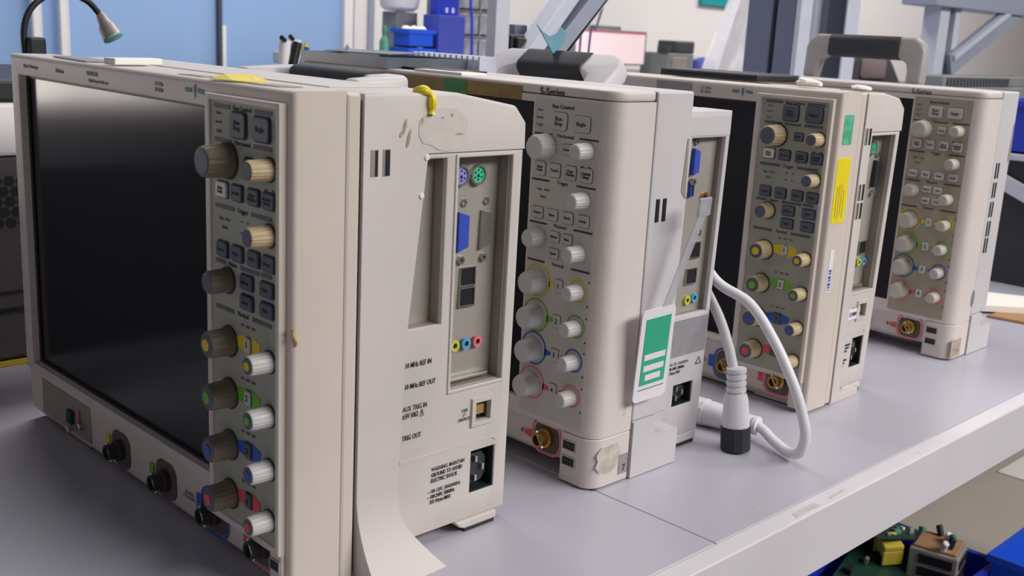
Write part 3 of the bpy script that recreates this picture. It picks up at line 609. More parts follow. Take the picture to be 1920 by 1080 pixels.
# ---- design B: smooth bezel with a rounded corner and pale keys
def scope_b(X, Y, label, worn):
    root = empty('oscilloscope', (X, Y, 0), label, 'oscilloscope', 'oscilloscopes in a row on the bench')
    O = lambda n, bm, mt, par=None, sm=False: obj(n, bm, mt, par or root, sm)
    S = (.0885, .413, .060, .3135); fm = 'fieldC' if worn else 'shellB'
    t = grid(None, lines(0, W, S[0], S[1]), lines(.0455, .3195, S[2], S[3]), rects(S), 'x', 0, .0475)
    bev(t, .014, 8, lambda e: all(abs(v.co.x) < 1e-6 and v.co.y < 1e-6 for v in e.verts))
    bev(t, .004, 3, lambda e: all(abs(v.co.x) < 1e-6 and v.co.y > W-1e-6 for v in e.verts))
    O('front_bezel', t, 'shellB', sm=True)
    bm = bmesh.new(); prism(bm, [(.0475, 0.0006)]+[(.0146-.014*math.cos(R(a))+0.0, .0146-.014*math.sin(R(a))) for a in (90, 75, 60, 45, 30, 15, 0)]+[(.0006, W-.001), (.0475, W-.001)], 'z', .3200, H, .0022, 3)
    O('top_trim', bm, 'shellB', sm=True)
    O('screen', box(bmesh.new(), .0045, .010, S[0]-.003, S[1]+.003, S[2]-.003, S[3]+.003), 'screen')
    O('control_panel', prism(bmesh.new(), rrect(.0145, .0865, .0495, .3170, .002, 3), 'x', -.0004, .0004), 'fieldC' if worn else 'fieldB')
    x = -.0004; KB = 'knobC' if worn else 'knobB'
    text('lettering', 'Run Control', .0046, (x-.0003, .0555, .3115), 'front', 'ink', root, bold=.00005)
    text('lettering', 'Auto\n\nArm\'d\n\nTrig\'d', .003, (x-.0003, .0805, .3015), 'front', 'inkgrey', root)
    key(root, .0585, .3000, .0170, .0140, 'keylight', 'Run\nStop', x=x, ts=.0048, prot=.0014); key(root, .0345, .2998, .0180, .0125, 'keylight', 'Single', x=x, ts=.0044, prot=.0014)
    def sep(z, s):
        slab('header_bar', root, x, .0660, .0855, z-.0007, z+.0007, 'ink'); slab('header_bar', root, x, .0160, .0360, z-.0007, z+.0007, 'ink')
        text('lettering', s, .0042, (x-.0003, .0510, z), 'front', 'ink', root)
    sep(.2885, 'Horizontal'); knob(root, .0710, .2785, .0108, .0150, KB, KB, x, base_ring=False); key(root, .0480, .2785, .0105, .0085, 'keylight', 'Zoom', x=x, prot=.0012, ts=.003)
    knob(root, .0270, .2795, .0070, .0150, KB, KB, x, base_ring=False)
    for s in (-1, 1):
        bm = bmesh.new(); yy = .0275+s*.003; prism(bm, [(yy, .2665+.0016), (yy, .2665-.0016), (yy+s*.003, .2665)], 'x', x-.0003, x); O('arrow_mark', bm, 'ink')
    for i, yy in enumerate((.0765, .0600, .0430, .0260)): key(root, yy, .2605, .0120, .0115, 'keylight', ('Auto\nScale', 'Touch', 'Clear\nDisplay', 'Default\nSetup')[i], x=x, ts=.0032, prot=.0012)
    sep(.2510, 'Trigger'); knob(root, .0275, .2405, .0070, .0150, KB, KB, x, base_ring=False)
    text('lettering', 'Edge   Pulse\n\nGlitch', .003, (x-.0003, .0720, .2405), 'front', 'inkgrey', root)
    for i, yy in enumerate((.0765, .0600, .0430, .0260)): key(root, yy, .2240, .0120, .0095, 'keylight', ('Source', 'Slope', 'Mode', 'Sweep')[i], x=x, ts=.0028, prot=.0012)
    sep(.2155, 'Measure'); knob(root, .0740, .2035, .0080, .0140, KB, KB, x, base_ring=False); knob(root, .0285, .1975, .0070, .0150, KB, KB, x, base_ring=False)
    for (yy, zz), s in zip(((.0560, .2065), (.0420, .2065), (.0560, .1925), (.0420, .1925)), ('Marker', 'Meas', 'Quick', 'Print')): key(root, yy, zz, .0110, .0085, 'keylight', s, x=x, ts=.0026, prot=.0012)
    sep(.1835, 'Vertical')
    for i, (zz, c) in enumerate(((.1660, 'yellow'), (.1360, 'green'), (.1070, 'blue'), (.0765, 'pink'))):
        for yy, r in ((.0725, .0145), (.0270, .0098)):
            bm = bmesh.new(); lathe(bm, [(r, 0), (r, .0004), (r-.0012, .0004), (r-.0012, 0), (r, 0)], (x, yy, zz+.001), (-1, 0, 0), 32, 0, False); obj('colour_ring', bm, c, root)
        arrow_tab(root, .0565, zz+.0005, .0070, .0060, c if i < 3 else 'red', x, 1); arrow_tab(root, .0385, zz+.0005, .0050, .0055, c if i < 3 else 'red', x, -1)
        key(root, .0480, zz+.0005, .0085, .0110, 'keylight', str(i+1), x=x, ts=.0060, prot=.0012)
        knob(root, .0725, zz, .0102, .0150, KB, KB, x, base_ring=False); knob(root, .0270, zz, .0068, .0140, KB, KB, x, base_ring=False)
        for dz in (-.010, .010):
            bm = bmesh.new(); prism(bm, [(.0150, zz+dz-.001), (.0170, zz+dz-.001), (.0160, zz+dz+.001)], 'x', x-.0003, x); O('scale_mark', bm, 'ink')
    # lower strip, connectors, usb block
    bm = bmesh.new(); prism(bm, [(.0045, .0452), (.0475, .0452), (.0475, .0130), (.012, .0130), (.0065, .0185)], 'y', .030, W-.001, .001); O('connector_strip', bm, 'shellB')
    for yy, c in ((.2660, 'yellow'), (.1950, 'green'), (.1250, 'blue'), (.0560, 'pink')):
        bnc(root, yy, .0310, .0052, c if worn or c == 'pink' else c, 'brass', .0140); arrow_tab(root, yy+.0225, .0290, .0080, .0070, 'red' if c == 'pink' else c, .0048, -1)
        text('lettering', str({'yellow': 1, 'green': 2, 'blue': 3, 'pink': 4}[c]), .0075, (.0044, yy+.0295, .0290), 'front', 'ink', root)
    blk = [(.0475, -.0004)]+[(.0136-.014*math.cos(R(a)), .0136-.014*math.sin(R(a))) for a in (90, 75, 60, 45, 30, 15, 0)]+[(-.0004, .0350), (.0475, .0350)]
    O('usb_block', prism(bmesh.new(), blk, 'z', .0015, .0448, .0008, 1), 'shellB', sm=True)
    for zz in (.0345, .0205): usb_port(root, .0250, zz, -.0004, .0130, .0070)
    # body
    O('neck', box(bmesh.new(), .0475, .0500, .0025, W-.003, .004, .3265), 'gapdark')
    O('housing', box(bmesh.new(), .0500, .0975, .0005, W-.001, .0515, H, .0018), 'bodyB')
    O('foot_block', grid(bmesh.new(), [.0500, .080, .1130], [.0010, .0330, .0512], rects((.080, .1130, .0330, .0512)), 'y', -.0016, .030), 'bodyB')
    O('pocket_floor', prism(bmesh.new(), [(.0500, .0012), (.1130, .0012), (.1130, .0320), (.080, .0330), (.080, .0512), (.0500, .0512)], 'y', .010, .030), 'bodyB')
    k = .055; z0 = .300; before = set(root.children)
    hs = [(.104, .1520, .131, .289), (.1150, .1440, .0430, .0640)]
    xs = lines(.0800, .1580, .104, .1520, .1150, .1440); zs = lines(.012, .3115, .131, .289, .043, .064)
    t = grid(None, xs, zs, rects(*hs), 'y', .0030, .007); bev(t, .0013, 2, lambda e: all(v.co.y < .0031 for v in e.verts)); sp = O('rear_panel', t, 'bodyB', sm=True); shear(sp, k, z0)
    ys = lambda z: .0030+max(0, z0-z)*k
    xq = lambda z: .9*(z0-z)*k
    w_ = O('recess_wall', grid(bmesh.new(), xs, zs, rects(*hs), 'y', .0072, .0130), 'recess'); shear(w_, k, z0)
    O('rear_housing', prism(bmesh.new(), [(.0978, .012), (.172, .012), (.158, .3115), (.0978, .3115)], 'y', .036 if not worn else .045, W-.055 if worn else W-.004, .002), 'bodyB')
    O('rear_top', box(bmesh.new(), .0978, .1580, .0031, .0358, .2905, .3116, .0008), 'bodyB')
    pl = O('port_plate', box(bmesh.new(), .0990, .1575, .0115, .0128, .120, .2895), 'ioplate'); shear(pl, k, z0); YP = lambda z: .0114+(z0-z)*k
    Yp = YP(.245); vga(root, .1215, .2680, YP(.269), 'vga_blue', .8); hd = O('display_port', box(bmesh.new(), .1195, .1245, Yp-.003, Yp, .2375, .2505, .0006, 1), 'vga_blue'); obj('port_cavity', box(bmesh.new(), .1210, .1230, Yp-.0034, Yp-.0029, .239, .249), 'black', hd)
    jack(root, .1430, .2350, YP(.237), 'brass', .0050)
    for zz in (.1880, .1640): rj(root, .1400, zz, YP(zz), .0140, .0130)
    jack(root, .1385, .1420, YP(.144), 'jack_lime'); jack(root, .1490, .1430, YP(.145), 'jack_blue')
    text('lettering', 'LXI', .0075, (.1420, YP(.203)-.0003, .2030), 'side', 'ink', root)
    lb = O('rating_label', box(bmesh.new(), .1010, .1560, .0026, .0030, .0925, .1270), 'greylabel'); shear(lb, k, z0)
    text('lettering', '~ 100-120V, 50/60/400Hz\n~ 100-240V, 50/60Hz\n375 Watts MAX', .0042, (.1010+xq(.081), ys(.081)-.0003, .0815), 'side', 'ink', root, 'LEFT', sx=.72)
    bm = bmesh.new()
    for a in range(3):
        p_, q_ = [(.1480+xq(.083)+.0045*math.cos(R(90+120*(a+i))), ys(.083)-.0003, .0825+.0045*math.sin(R(90+120*(a+i)))) for i in (0, 1)]; beam(bm, p_, q_, .0003, .0007, (0, 1, 0), 0)
    O('warning_mark', bm, 'ink')
    inlet(root, .1157+xq(.053), .1433+xq(.053), .0437, .0633, ys(.055)+.0015, .011)
    if worn:
        for c in root.children:
            if c not in before: c.location.y += .048
    for y0 in (.062 if worn else .012, W-.06):
        f = O('rear_foot', prism(bmesh.new(), [(.1310, .0120), (.1700, .0120), (.1700, .0040), (.1400, .0040), (.1340, .0080)], 'y', y0+.006, y0+.05, .001), 'bodyB'); obj('foot_pad', box(bmesh.new(), .1405, .1695, y0+.007, y0+.049, 0, .0041, .001), 'rubber', f)
    f = O('front_foot', box(bmesh.new(), .010, .040, W-.07, W-.02, .0002, .0135, .001), 'bodyB')
    obj('foot_pad', box(bmesh.new(), .011, .039, W-.069, W-.021, 0, .0012), 'rubber', f)
    f = O('front_foot', box(bmesh.new(), .006, .046, .002, .032, 0, .0016, .0003, 1), 'rubber')
    slots = [(.0600, .2320), (.0690, .2320)] if not worn else [(xx, zz) for zz in (.2330, .2090, .1850, .1610, .1400) for xx in (.0590, .0660)]
    for xx, zz in slots:
        sw = .0014 if worn else .0022; O('vent_slot', box(bmesh.new(), xx-sw, xx+sw, -.0004, .0012, zz-.0095, zz+.0095, .0003, 1), 'black')
    O('latch_slot', prism(bmesh.new(), [(.0930, .2895), (.0950, .2895), (.0965, .2390), (.0900, .2460)], 'y', .0000, .0012), 'recess')
    return root
s2 = scope_b(.287, -.003, 'grey oscilloscope with clean pale knobs and a hanging green card', False)
text('lettering', 'S-Series', .0085, (-.0002, .0690, .3222), 'front', 'ink', s2, bold=.00008); handle(s2, .128, .2185, .3080, R(52), .02, .043, .034)
bm = bmesh.new(); box(bm, -.0004, -.0001, .103, .345, .3135, .3250); obj('tan_tape', bm, 'tape_tan', s2)
bm = bmesh.new(); box(bm, -.0008, -.0003, .171, .200, .3125, .3255); obj('green_tape', bm, 'tape_green', s2)
bm = bmesh.new(); prism(bm, [(.012+.018*math.cos(2*math.pi*i/14)*random.uniform(.7, 1.1)+.008, .026+.014*math.sin(2*math.pi*i/14)*random.uniform(.7, 1.1)) for i in range(14)], 'y', -.0006, 0); obj('worn_patch', bm, 'wornskin', s2)
obj('triangle_mark', prism(bmesh.new(), [(.036, .0640-.004), (.0405, .0595), (.041, .072)], 'y', -.0003, .0002), 'bodyA', s2)
obj('clear_sticker', box(bmesh.new(), .0345, .0460, -.0009, -.0003, .0080, .0255), 'greylabel', s2); text('lettering', '7', .0085, (.0410, -.0011, .0130), 'side', 'ink', s2)
s4 = scope_b(.938, -.0155, 'farthest oscilloscope, with a raised carrying handle and dirty control panel', True)
text('lettering', 'S-Series', .0080, (-.0002, .0800, .3222), 'front', 'ink', s4, bold=.00008); handle(s4, .110, .2185, .3270, R(4), .02, .052, .026, 'handlegrey')
bm = bmesh.new(); prism(bm, [(.0470+.0042*math.cos(2*math.pi*i/20), .0740+.0105*math.sin(2*math.pi*i/20)) for i in range(20)], 'y', -.0006, .0002); obj('oval_badge', bm, 'graymach', s4)
obj('masking_patch', box(bmesh.new(), .002, .030, -.0010, -.0003, .004, .026), 'residue', s4)
# top plates above the trim of the S type
# ---- green card hanging on the side of the second scope
card = empty('hanging_card', (.344, -.012, .0735), 'white card with a green panel hanging on the second oscilloscope', 'card')
def cardpart(n, bm, mt, par):
    M = Matrix.Rotation(R(-3), 4, 'Y') @ Matrix.Rotation(R(5), 4, 'X') @ Matrix.Rotation(R(-3), 4, 'Z'); bmesh.ops.transform(bm, matrix=M, verts=bm.verts); return obj(n, bm, mt, par)
cw = cardpart('card_body', prism(bmesh.new(), rrect(-.0205, .0205, 0, .082, .005, 5), 'y', -.0006, .0006), 'card', card)
cardpart('green_panel', box(bmesh.new(), -.0150, .0155, -.0010, -.0006, .0150, .074), 'card_green', card)
cardpart('green_line', box(bmesh.new(), -.0155, .0160, -.0009, -.0006, .0105, .0113), 'logo_teal', card)
for zz, hw in ((.0215, .0095), (.0300, .0125), (.040, .013)):
    c_ = cardpart('white_line', box(bmesh.new(), -hw, hw, -.0013, -.0010, zz-.0026, zz+.0026), 'card', card)
st = bmesh.new(); prism(st, [(.004, .082), (.014, .082), (.045, .158), (.037, .162)], 'y', -.0004, .0006); cardpart('clear_strap', st, 'clearplastic', card)
st = bmesh.new(); box(st, .033, .049, -.0010, .0020, .154, .170, .0012); cardpart('strap_clip', st, 'clearplastic', card)

# ================================================================ POWER CORD between the second and third scope
cord = empty('mains_lead', (.46, -.03, 0), 'white power cord looped on the bench behind the second oscilloscope', 'power cord')
co = Vector((-.46, .03, 0))
bm = bmesh.new(); tube(bm, [Vector(p)+co for p in ((.470, -.0145, .066), (.470, -.003, .097), (.472, .016, .127), (.470, .050, .165), (.468, .095, .185), (.466, .080, .195), (.468, .045, .180), (.470, .015, .153), (.472, -.020, .140), (.474, -.048, .111), (.476, -.072, .074), (.478, -.083, .047), (.480, -.086, .030), (.484, -.080, .013), (.490, -.066, .007), (.498, -.046, .009), (.505, -.030, .013), (.508, -.022, .0145))], .0048, 12, 6)
obj('cable', bm, 'cord', cord, True)
def plug(a, d, mt_end):
    a = Vector(a)+co; d = Vector(d).normalized()
    bm = bmesh.new(); prof = [(.0052, 0)]
    for i in range(4): prof += [(.0092, .001+i*.006), (.0092, .0045+i*.006), (.0066, .005+i*.006), (.0066, .0068+i*.006)]
    lathe(bm, prof+[(.0070, .0255)], a, d, 20); obj('strain_relief', bm, 'cord', cord, True)
    bm = bmesh.new(); lathe(bm, [(.0098, .025), (.0112, .030), (.0128, .052), (.0128, .056)], a, d, 12); obj('plug_body', bm, 'cord', cord, True)
    bm = bmesh.new(); lathe(bm, [(.0138, .0562), (.0138, .078), (.0126, .0785)], a, d, 12); o_ = obj('plug_end', bm, mt_end, cord)
plug((.4700, -.0143, .0790), (-.0, -.10, -1), 'rubber')
plug((.5085, -.0215, .0145), (-.12, 1, -.02), 'cord')

# ================================================================ THINGS ON TOP OF THE SCOPES
bm = bmesh.new(); box(bm, 0, .042, -.004, .010, 0, .005, .001)
o = tag(obj('folded_paper', bm, 'paper', loc=(.006, .248, .3288)), 'folded white paper slip on top of the nearest oscilloscope', 'paper'); o.rotation_euler = (0, 0, R(10))
bm = bmesh.new(); box(bm, -.004, .018, -.04, .035, 0, .0012)
o = tag(obj('paper_scrap', bm, 'greylabel', loc=(.012, .33, .3284)), 'small grey scrap near the far corner of the nearest oscilloscope', 'paper'); o.rotation_euler = (0, 0, R(-4))
tr = empty('clear_tray', (.335, .38, .3282), 'smoky clear plastic tray lying on the second oscilloscope', 'tray')
bm = bmesh.new(); grid(bm, [-.05, -.047, .05, .053], [-.10, -.097, .037, .04], rects((-.047, .05, -.097, .037)), 'z', 0, .010); box(bm, -.047, .05, -.097, .037, 0, .0015); obj('tray_body', bm, 'tray', tr)
obj('crumpled_film', sheet(bmesh.new(), [(-.03, -.08, .0125), (.03, -.06, .014), (.04, .0, .0122), (0, .032, .0135), (-.035, .02, .0118)], .0008), 'tray', tr)
obj('film_peak', sheet(bmesh.new(), [(-.012, .018, .013), (.0, .030, .0185), (.012, .040, .013)], .0008), 'tray', tr)
bm = bmesh.new(); box(bm, -.02, .02, -.05, .05, 0, .0022)
tag(obj('black_board', bm, 'black', loc=(.325, .255, .3284)), 'thin black board beside the clear tray', 'board')
bm = bmesh.new(); box(bm, -.012, .018, -.035, .03, 0, .0022)
tag(obj('paper_slip', bm, 'paper', loc=(.303, .215, .3282)), 'white paper slip lying above the green and tan tape', 'paper')
hs = empty('heat_sink', (.4005, .315, .3122), 'grey ribbed metal heat sink on the rear of the second oscilloscope', 'heat sink')
obj('fin_base', box(bmesh.new(), -.012, .012, -.055, .055, 0, .010, .001), 'graymach', hs)
for i in range(13): inst('fin', 'fin', lambda bm: box(bm, -.012, .012, -.0014, .0014, .0102, .030, .0004, 1), 'racklight', hs, (0, -.051+i*.0085, 0))
bm = bmesh.new(); prism(bm, [(-.020, .014), (-.012, .007), (-.004, .003), (.006, .006), (.014, .013), (.022, .008), (.016, -.003), (.007, -.010), (.002, -.018), (-.003, -.012), (-.009, -.002)], 'y', -.0006, .0006)
for v in bm.verts: v.co.y += .25*v.co.z
o = tag(obj('teal_tape_scrap', bm, 'teal_tape', loc=(.448, .222, .3620)), 'scrap of teal tape stuck on the folded handle', 'tape')
lp = empty('closed_laptop', (.700, .20, .3285), 'flat black closed laptop lying on the third oscilloscope', 'laptop')
obj('laptop_base', box(bmesh.new(), -.045, .04, -.085, .045, .0006, .005, .001), 'black', lp); obj('laptop_lid', box(bmesh.new(), -.045, .04, -.085, .045, .0052, .0080, .001), 'darkmach', lp)
bm = bmesh.new(); random.seed(5)
bmesh.ops.create_icosphere(bm, subdivisions=2, radius=1)
for v in bm.verts: v.co = Vector((v.co.x*.010, v.co.y*.015, v.co.z*.0042+.0042))*1; v.co += Vector((random.uniform(-.002, .002), random.uniform(-.003, .003), random.uniform(0, .0015)))
tag(obj('crumpled_tissue', bm, 'paper', loc=(.642, .045, .3283)), 'crumpled white tissue on the corner of the third oscilloscope', 'tissue')
bm = bmesh.new()
bmesh.ops.create_icosphere(bm, subdivisions=2, radius=1)
for v in bm.verts: v.co = Vector((v.co.x*.010, v.co.y*.012, v.co.z*.003+.003)); v.co += Vector((random.uniform(-.002, .002), random.uniform(-.003, .003), random.uniform(0, .0012)))
tag(obj('crumpled_tissue', bm, 'paper', loc=(.685, .010, .3268)), 'smaller crumpled white tissue at the rear of the third oscilloscope', 'tissue')

# ================================================================ LEFT OF THE NEAREST SCOPE
pc = empty('computer_case', (.0, .70, 0), 'black computer case with a perforated side standing left of the nearest oscilloscope', 'computer')
t = bmesh.new(); box(t, -.01, .28, -.10, .20, .004, .218, .004); obj('case_body', t, 'case_grey', pc)
obj('case_top', box(bmesh.new(), -.015, .285, -.105, .205, .219, .272, .004), 'white', pc)
obj('case_lid', box(bmesh.new(), -.01, .28, -.10, .20, .2725, .295, .004), 'black', pc)
obj('yellow_strip', box(bmesh.new(), -.01, .28, -.109, -.101, .0005, .0040), 'yellow', pc)
for r_ in range(5):
    for c_ in range(8):
        inst('vent_hole', 'hole', lambda bm: lathe(bm, [(.0058, 0), (.0058, .0008)], (0, 0, 0), (0, -1, 0), 6), 'black', pc, (.005+c_*.0125+(.00625 if r_ % 2 else 0), -.1000, .150+r_*.0108))
obj('drive_slot', box(bmesh.new(), -.005, .12, -.1012, -.0995, .055, .060), 'black', pc)
obj('drive_slot', box(bmesh.new(), -.005, .12, -.1012, -.0995, .075, .078), 'black', pc)
bm = bmesh.new(); box(bm, -.90, -.03, .60, 1.15, 0, .205, .006)
ec = tag(obj('added_dark_case', bm, 'case_grey'), 'unseen long dark grey case added left of the computer case to darken the screen reflection', 'case')  # added out of view, only to darken the reflection in the nearest screen
obj('case_latch', box(bmesh.new(), -.5, -.45, .594, .5995, .15, .18, .001), 'steel', ec)
# gooseneck lamp
gl = empty('gooseneck_lamp', (.145, .75, .2955), 'black gooseneck lamp bending over the nearest oscilloscope', 'lamp'); go = Vector((-.145, -.75, -.2955))
obj('clamp', box(bmesh.new(), -.010, .010, -.012, .012, 0, .038, .003), 'black', gl)
bm = bmesh.new(); tube(bm, [Vector(p)+go for p in ((.136, .75, .300), (.134, .75, .335), (.1385, .75, .356), (.150, .75, .372), (.170, .75, .383), (.192, .75, .383), (.210, .75, .376), (.221, .75, .365), (.2245, .75, .360))], .0036, 10); obj('neck', bm, 'black', gl, True)
dd = Vector((.30, -.45, -.85))
obj('lamp_head', lathe(bmesh.new(), [(.0042, -.004), (.0058, .0), (.0075, .010), (.0098, .013), (.0118, .028), (.0122, .0285)], Vector((.2245, .75, .3605))+go, dd, 22), 'lamp_head', gl, True)
obj('lamp_lens', lathe(bmesh.new(), [(.0120, .0286), (.0118, .0300), (.006, .031), (0, .0312)], Vector((.2245, .75, .3605))+go, dd, 22), 'lamp_lens', gl, True)
for x, l in ((.80, 'left'), (.872, 'right')):
    bm = bmesh.new(); box(bm, x-.012, x+.008, 2.41, 2.43, FZ, 1.9, .003); box(bm, x+.0085, x+.013, 2.412, 2.43, FZ, 1.9, .001)
    tag(obj('white_pole', bm, 'white'), 'thin white pole in front of the blue partition, the %s one of the pair' % l, 'pole', 'white poles before the partition')
# probe bundle
pb = empty('probe_bundle', (.485, .75, .0), 'bundle of black, white and blue probes standing before the blue partition', 'probes')
def bar(n, a, b_, r, mt): bm = bmesh.new(); tube(bm, [Vector(a)-pb.location, (Vector(a)+Vector(b_))/2-pb.location, Vector(b_)-pb.location], r, 10, 2); obj(n, bm, mt, pb, True)
obj('cup', lathe(bmesh.new(), [(.03, 0), (.034, .22), (.032, .22), (.028, .004), (0, .004)], (-.01, 0, 0), (0, 0, 1), 24), 'black', pb, True)
bar('black_probe', (.462, .752, .19), (.500, .75, .338), .0062, 'black'); bar('blue_probe', (.470, .748, .19), (.512, .746, .332), .0042, 'cable_blue')
bar('white_probe', (.478, .760, .20), (.487, .760, .340), .0085, 'white'); bar('white_probe', (.488, .765, .20), (.504, .762, .342), .0080, 'white'); bar('white_probe', (.492, .770, .20), (.518, .772, .330), .0125, 'white')
bar('lime_band', (.508, .748, .328), (.513, .748, .337), .0035, 'jack_lime'); bar('dark_tip', (.474, .750, .344), (.482, .754, .340), .0032, 'black'); bar('dark_tip', (.489, .752, .346), (.495, .754, .342), .0030, 'black')

# ================================================================ BENCHES AND THINGS FAR BEHIND
def table(name, x0, x1, y0, y1, z, label, mt='graymach'):
    e = empty(name, ((x0+x1)/2, (y0+y1)/2, FZ), label, 'table'); ox, oy = -(x0+x1)/2, -(y0+y1)/2
    obj('table_top', box(bmesh.new(), x0, x1, y0, y1, z-.03, z, .003), mt, e, False, (ox, oy, -FZ))
    for x in (x0+.02, x1-.06):
        for y in (y0+.02, y1-.06): obj('leg', box(bmesh.new(), x, x+.04, y, y+.04, FZ, z-.0305, .003), 'rackgrey', e, False, (ox, oy, -FZ))
table('side_table', 1.25, 1.85, 1.40, 2.0, .285, 'grey table behind the bench carrying blue bins and drawers', 'racklight')
table('work_table', 2.2, 4.6, 1.85, 2.5, .235, 'grey work table by the white wall carrying the monitor')
def bin_(name, x, y, z, dx, dy, dz, mt, label, grp='storage bins', rz=0, th=.003, fill=None):
    e = empty(name, (x, y, z), label, 'bin', grp, rz)
    bm = bmesh.new(); box(bm, -dx/2, dx/2, -dy/2, dy/2, 0, th); grid(bm, [-dx/2, -dx/2+th, dx/2-th, dx/2], [-dy/2, -dy/2+th, dy/2-th, dy/2], rects((-dx/2+th, dx/2-th, -dy/2+th, dy/2-th)), 'z', 0, dz); obj('bin_body', bm, mt, e)
    obj('bin_rim', grid(bmesh.new(), [-dx/2-.006, -dx/2, dx/2, dx/2+.006], [-dy/2-.006, -dy/2, dy/2, dy/2+.006], rects((-dx/2, dx/2, -dy/2, dy/2)), 'z', dz-.010, dz), mt, e)
    return e
bin_('storage_bin', 1.335, 1.52, .2855, .072, .06, .032, 'bin_blue', 'lower blue bin of the stack beside the violet box')
b2 = bin_('storage_bin', 1.335, 1.52, .3195, .072, .06, .042, 'bin_blue', 'upper blue bin of the stack, filled with white bags')
for i in range(4):
    bm = bmesh.new(); bmesh.ops.create_icosphere(bm, subdivisions=2, radius=.014)
    for v in bm.verts: v.co *= random.uniform(.8, 1.1)
    obj('white_bag', bm, 'paper', b2, True, (-.022+i*.015, random.uniform(-.012, .012), .036))
vb = empty('violet_box', (1.42, 1.51, .2855), 'tall violet plastic box between the blue bins and the drawers', 'box')
obj('box_body', box(bmesh.new(), -.040, .044, -.03, .03, 0, .112, .002), 'bin_violet', vb); obj('box_back', box(bmesh.new(), -.020, .048, .0, .03, .1125, .19, .002), 'bin_navy', vb)
for i in range(2): obj('box_clip', box(bmesh.new(), .004+i*.02, .010+i*.02, -.0035, .0, .118, .130), 'white', vb)
bm = bmesh.new(); lathe(bm, [(.0, 0), (.035, .002), (.046, .010), (.050, .030), (.050, .12), (.044, .13), (0, .13)], (0, 0, 0), (0, 0, 1), 28)
wr = empty('white_canister', (1.37, 1.62, .2855), 'white rounded canister on a grey pedestal above the blue bins', 'canister')
obj('canister_body', bm, 'white', wr, True, (0, 0, .115)); obj('pedestal', box(bmesh.new(), -.03, .035, -.03, .03, 0, .1145, .003), 'graymach', wr)
dr = empty('drawer_cabinet', (1.55, 1.56, .2855), 'cabinet of clear component drawers with a blue cable in front', 'cabinet')
obj('cabinet_body', grid(bmesh.new(), [-.075, -.071, -.002, .002, .071, .075], [0, .004, .062, .066, .124, .128, .186, .19], rects((-.071, -.002, .004, .062), (.002, .071, .004, .062), (-.071, -.002, .066, .124), (.002, .071, .066, .124), (-.071, -.002, .128, .186), (.002, .071, .128, .186)), 'y', -.04, .08), 'graymach', dr)
obj('cabinet_back', box(bmesh.new(), -.074, .074, .078, .082, .001, .189), 'darkmach', dr)
for i in range(2):
    for j in range(3):
        d_ = inst('drawer', 'drawer', lambda bm: (box(bm, -.033, .033, -.002, 0, -.024, .018, .001), box(bm, -.033, .033, 0, .09, -.026, -.024), box(bm, -.033, .033, -.005, -.002, .018, .026, .001)), 'drawerfront', dr, (-.0365+i*.073, -.035, .034+j*.062))
        for q in range(3):
            inst('component', 'comp%d' % q, lambda bm: box(bm, -.010, .010, 0, .02, -.02, -.004+.006*q, .003), ('graymach', 'darkmach', 'white')[q], d_, (-.02+q*.02, .01+.006*((i+j+q) % 3), 0))
bm = bmesh.new(); tube(bm, [(1.485, 1.49, .60), (1.487, 1.49, .45), (1.495, 1.49, .38), (1.499, 1.49, .29)], .004, 8); tag(obj('blue_cable', bm, 'cable_blue'), 'blue cable hanging in front of the component drawers', 'cable')
bm = bmesh.new(); lathe(bm, [(.012, 0), (.012, .045), (.008, .052), (.005, .056), (.005, .064), (.007, .066), (.007, .078), (0, .08)], (0, 0, 0), (0, 0, 1), 18)
tag(obj('bottle', bm, 'bottle_green', None, True, (1.272, 1.55, .2855)), 'small green bottle left of the blue bins', 'bottle')
# monitor and machine on the work table
mo = empty('monitor', (2.64, 2.02, .2355), 'monitor with a pale pink screen on the work table', 'monitor')
obj('monitor_frame', box(bmesh.new(), -.185, .205, 0, .03, .035, .156, .003), 'graymach', mo); obj('monitor_screen', box(bmesh.new(), -.178, .192, -.003, -.0002, .040, .150), 'monitor_screen', mo)
obj('red_line', box(bmesh.new(), -.178, .192, -.0045, -.0031, .146, .151), 'redline', mo); obj('stand', box(bmesh.new(), -.03, .03, .005, .06, .0, .0349, .002), 'graymach', mo)
bm = bmesh.new(); box(bm, -.14, .14, 0, .02, 0, .013, .002); tag(obj('monitor_bar', bm, 'graymach', loc=(2.58, 2.04, .392)), 'grey light bar on top of the pink monitor', 'lamp')
bm = bmesh.new(); box(bm, -.04, .035, 0, .08, .0, .150, .010, 3); tag(obj('white_device', bm, 'white', loc=(2.43, 2.06, .2355)), 'white rounded device left of the pink monitor', 'device')
mc = empty('test_machine', (3.0, 2.0, .2355), 'small grey machine with a dark top on the work table', 'machine')
obj('machine_body', box(bmesh.new(), -.085, .075, -.03, .1, 0, .085, .004), 'graymach', mc); obj('machine_head', box(bmesh.new(), -.04, .075, -.03, .06, .0855, .13, .006), 'darkmach', mc); obj('machine_face', box(bmesh.new(), -.06, .03, -.034, -.0302, .02, .07, .001), 'tin', mc)
obj('machine_arm', box(bmesh.new(), -.09, -.07, -.03, .02, .0855, .11, .002), 'darkmach', mc)
bm = bmesh.new(); lathe(bm, [(.06, 0), (.064, .03), (.05, .06), (.02, .072), (0, .075)], (0, 0, 0), (0, 0, 1), 26); tag(obj('blue_basin', bm, 'bin_violet', None, True, (3.15, 1.98, .2355)), 'rounded blue dome beside the small grey machine', 'dome')
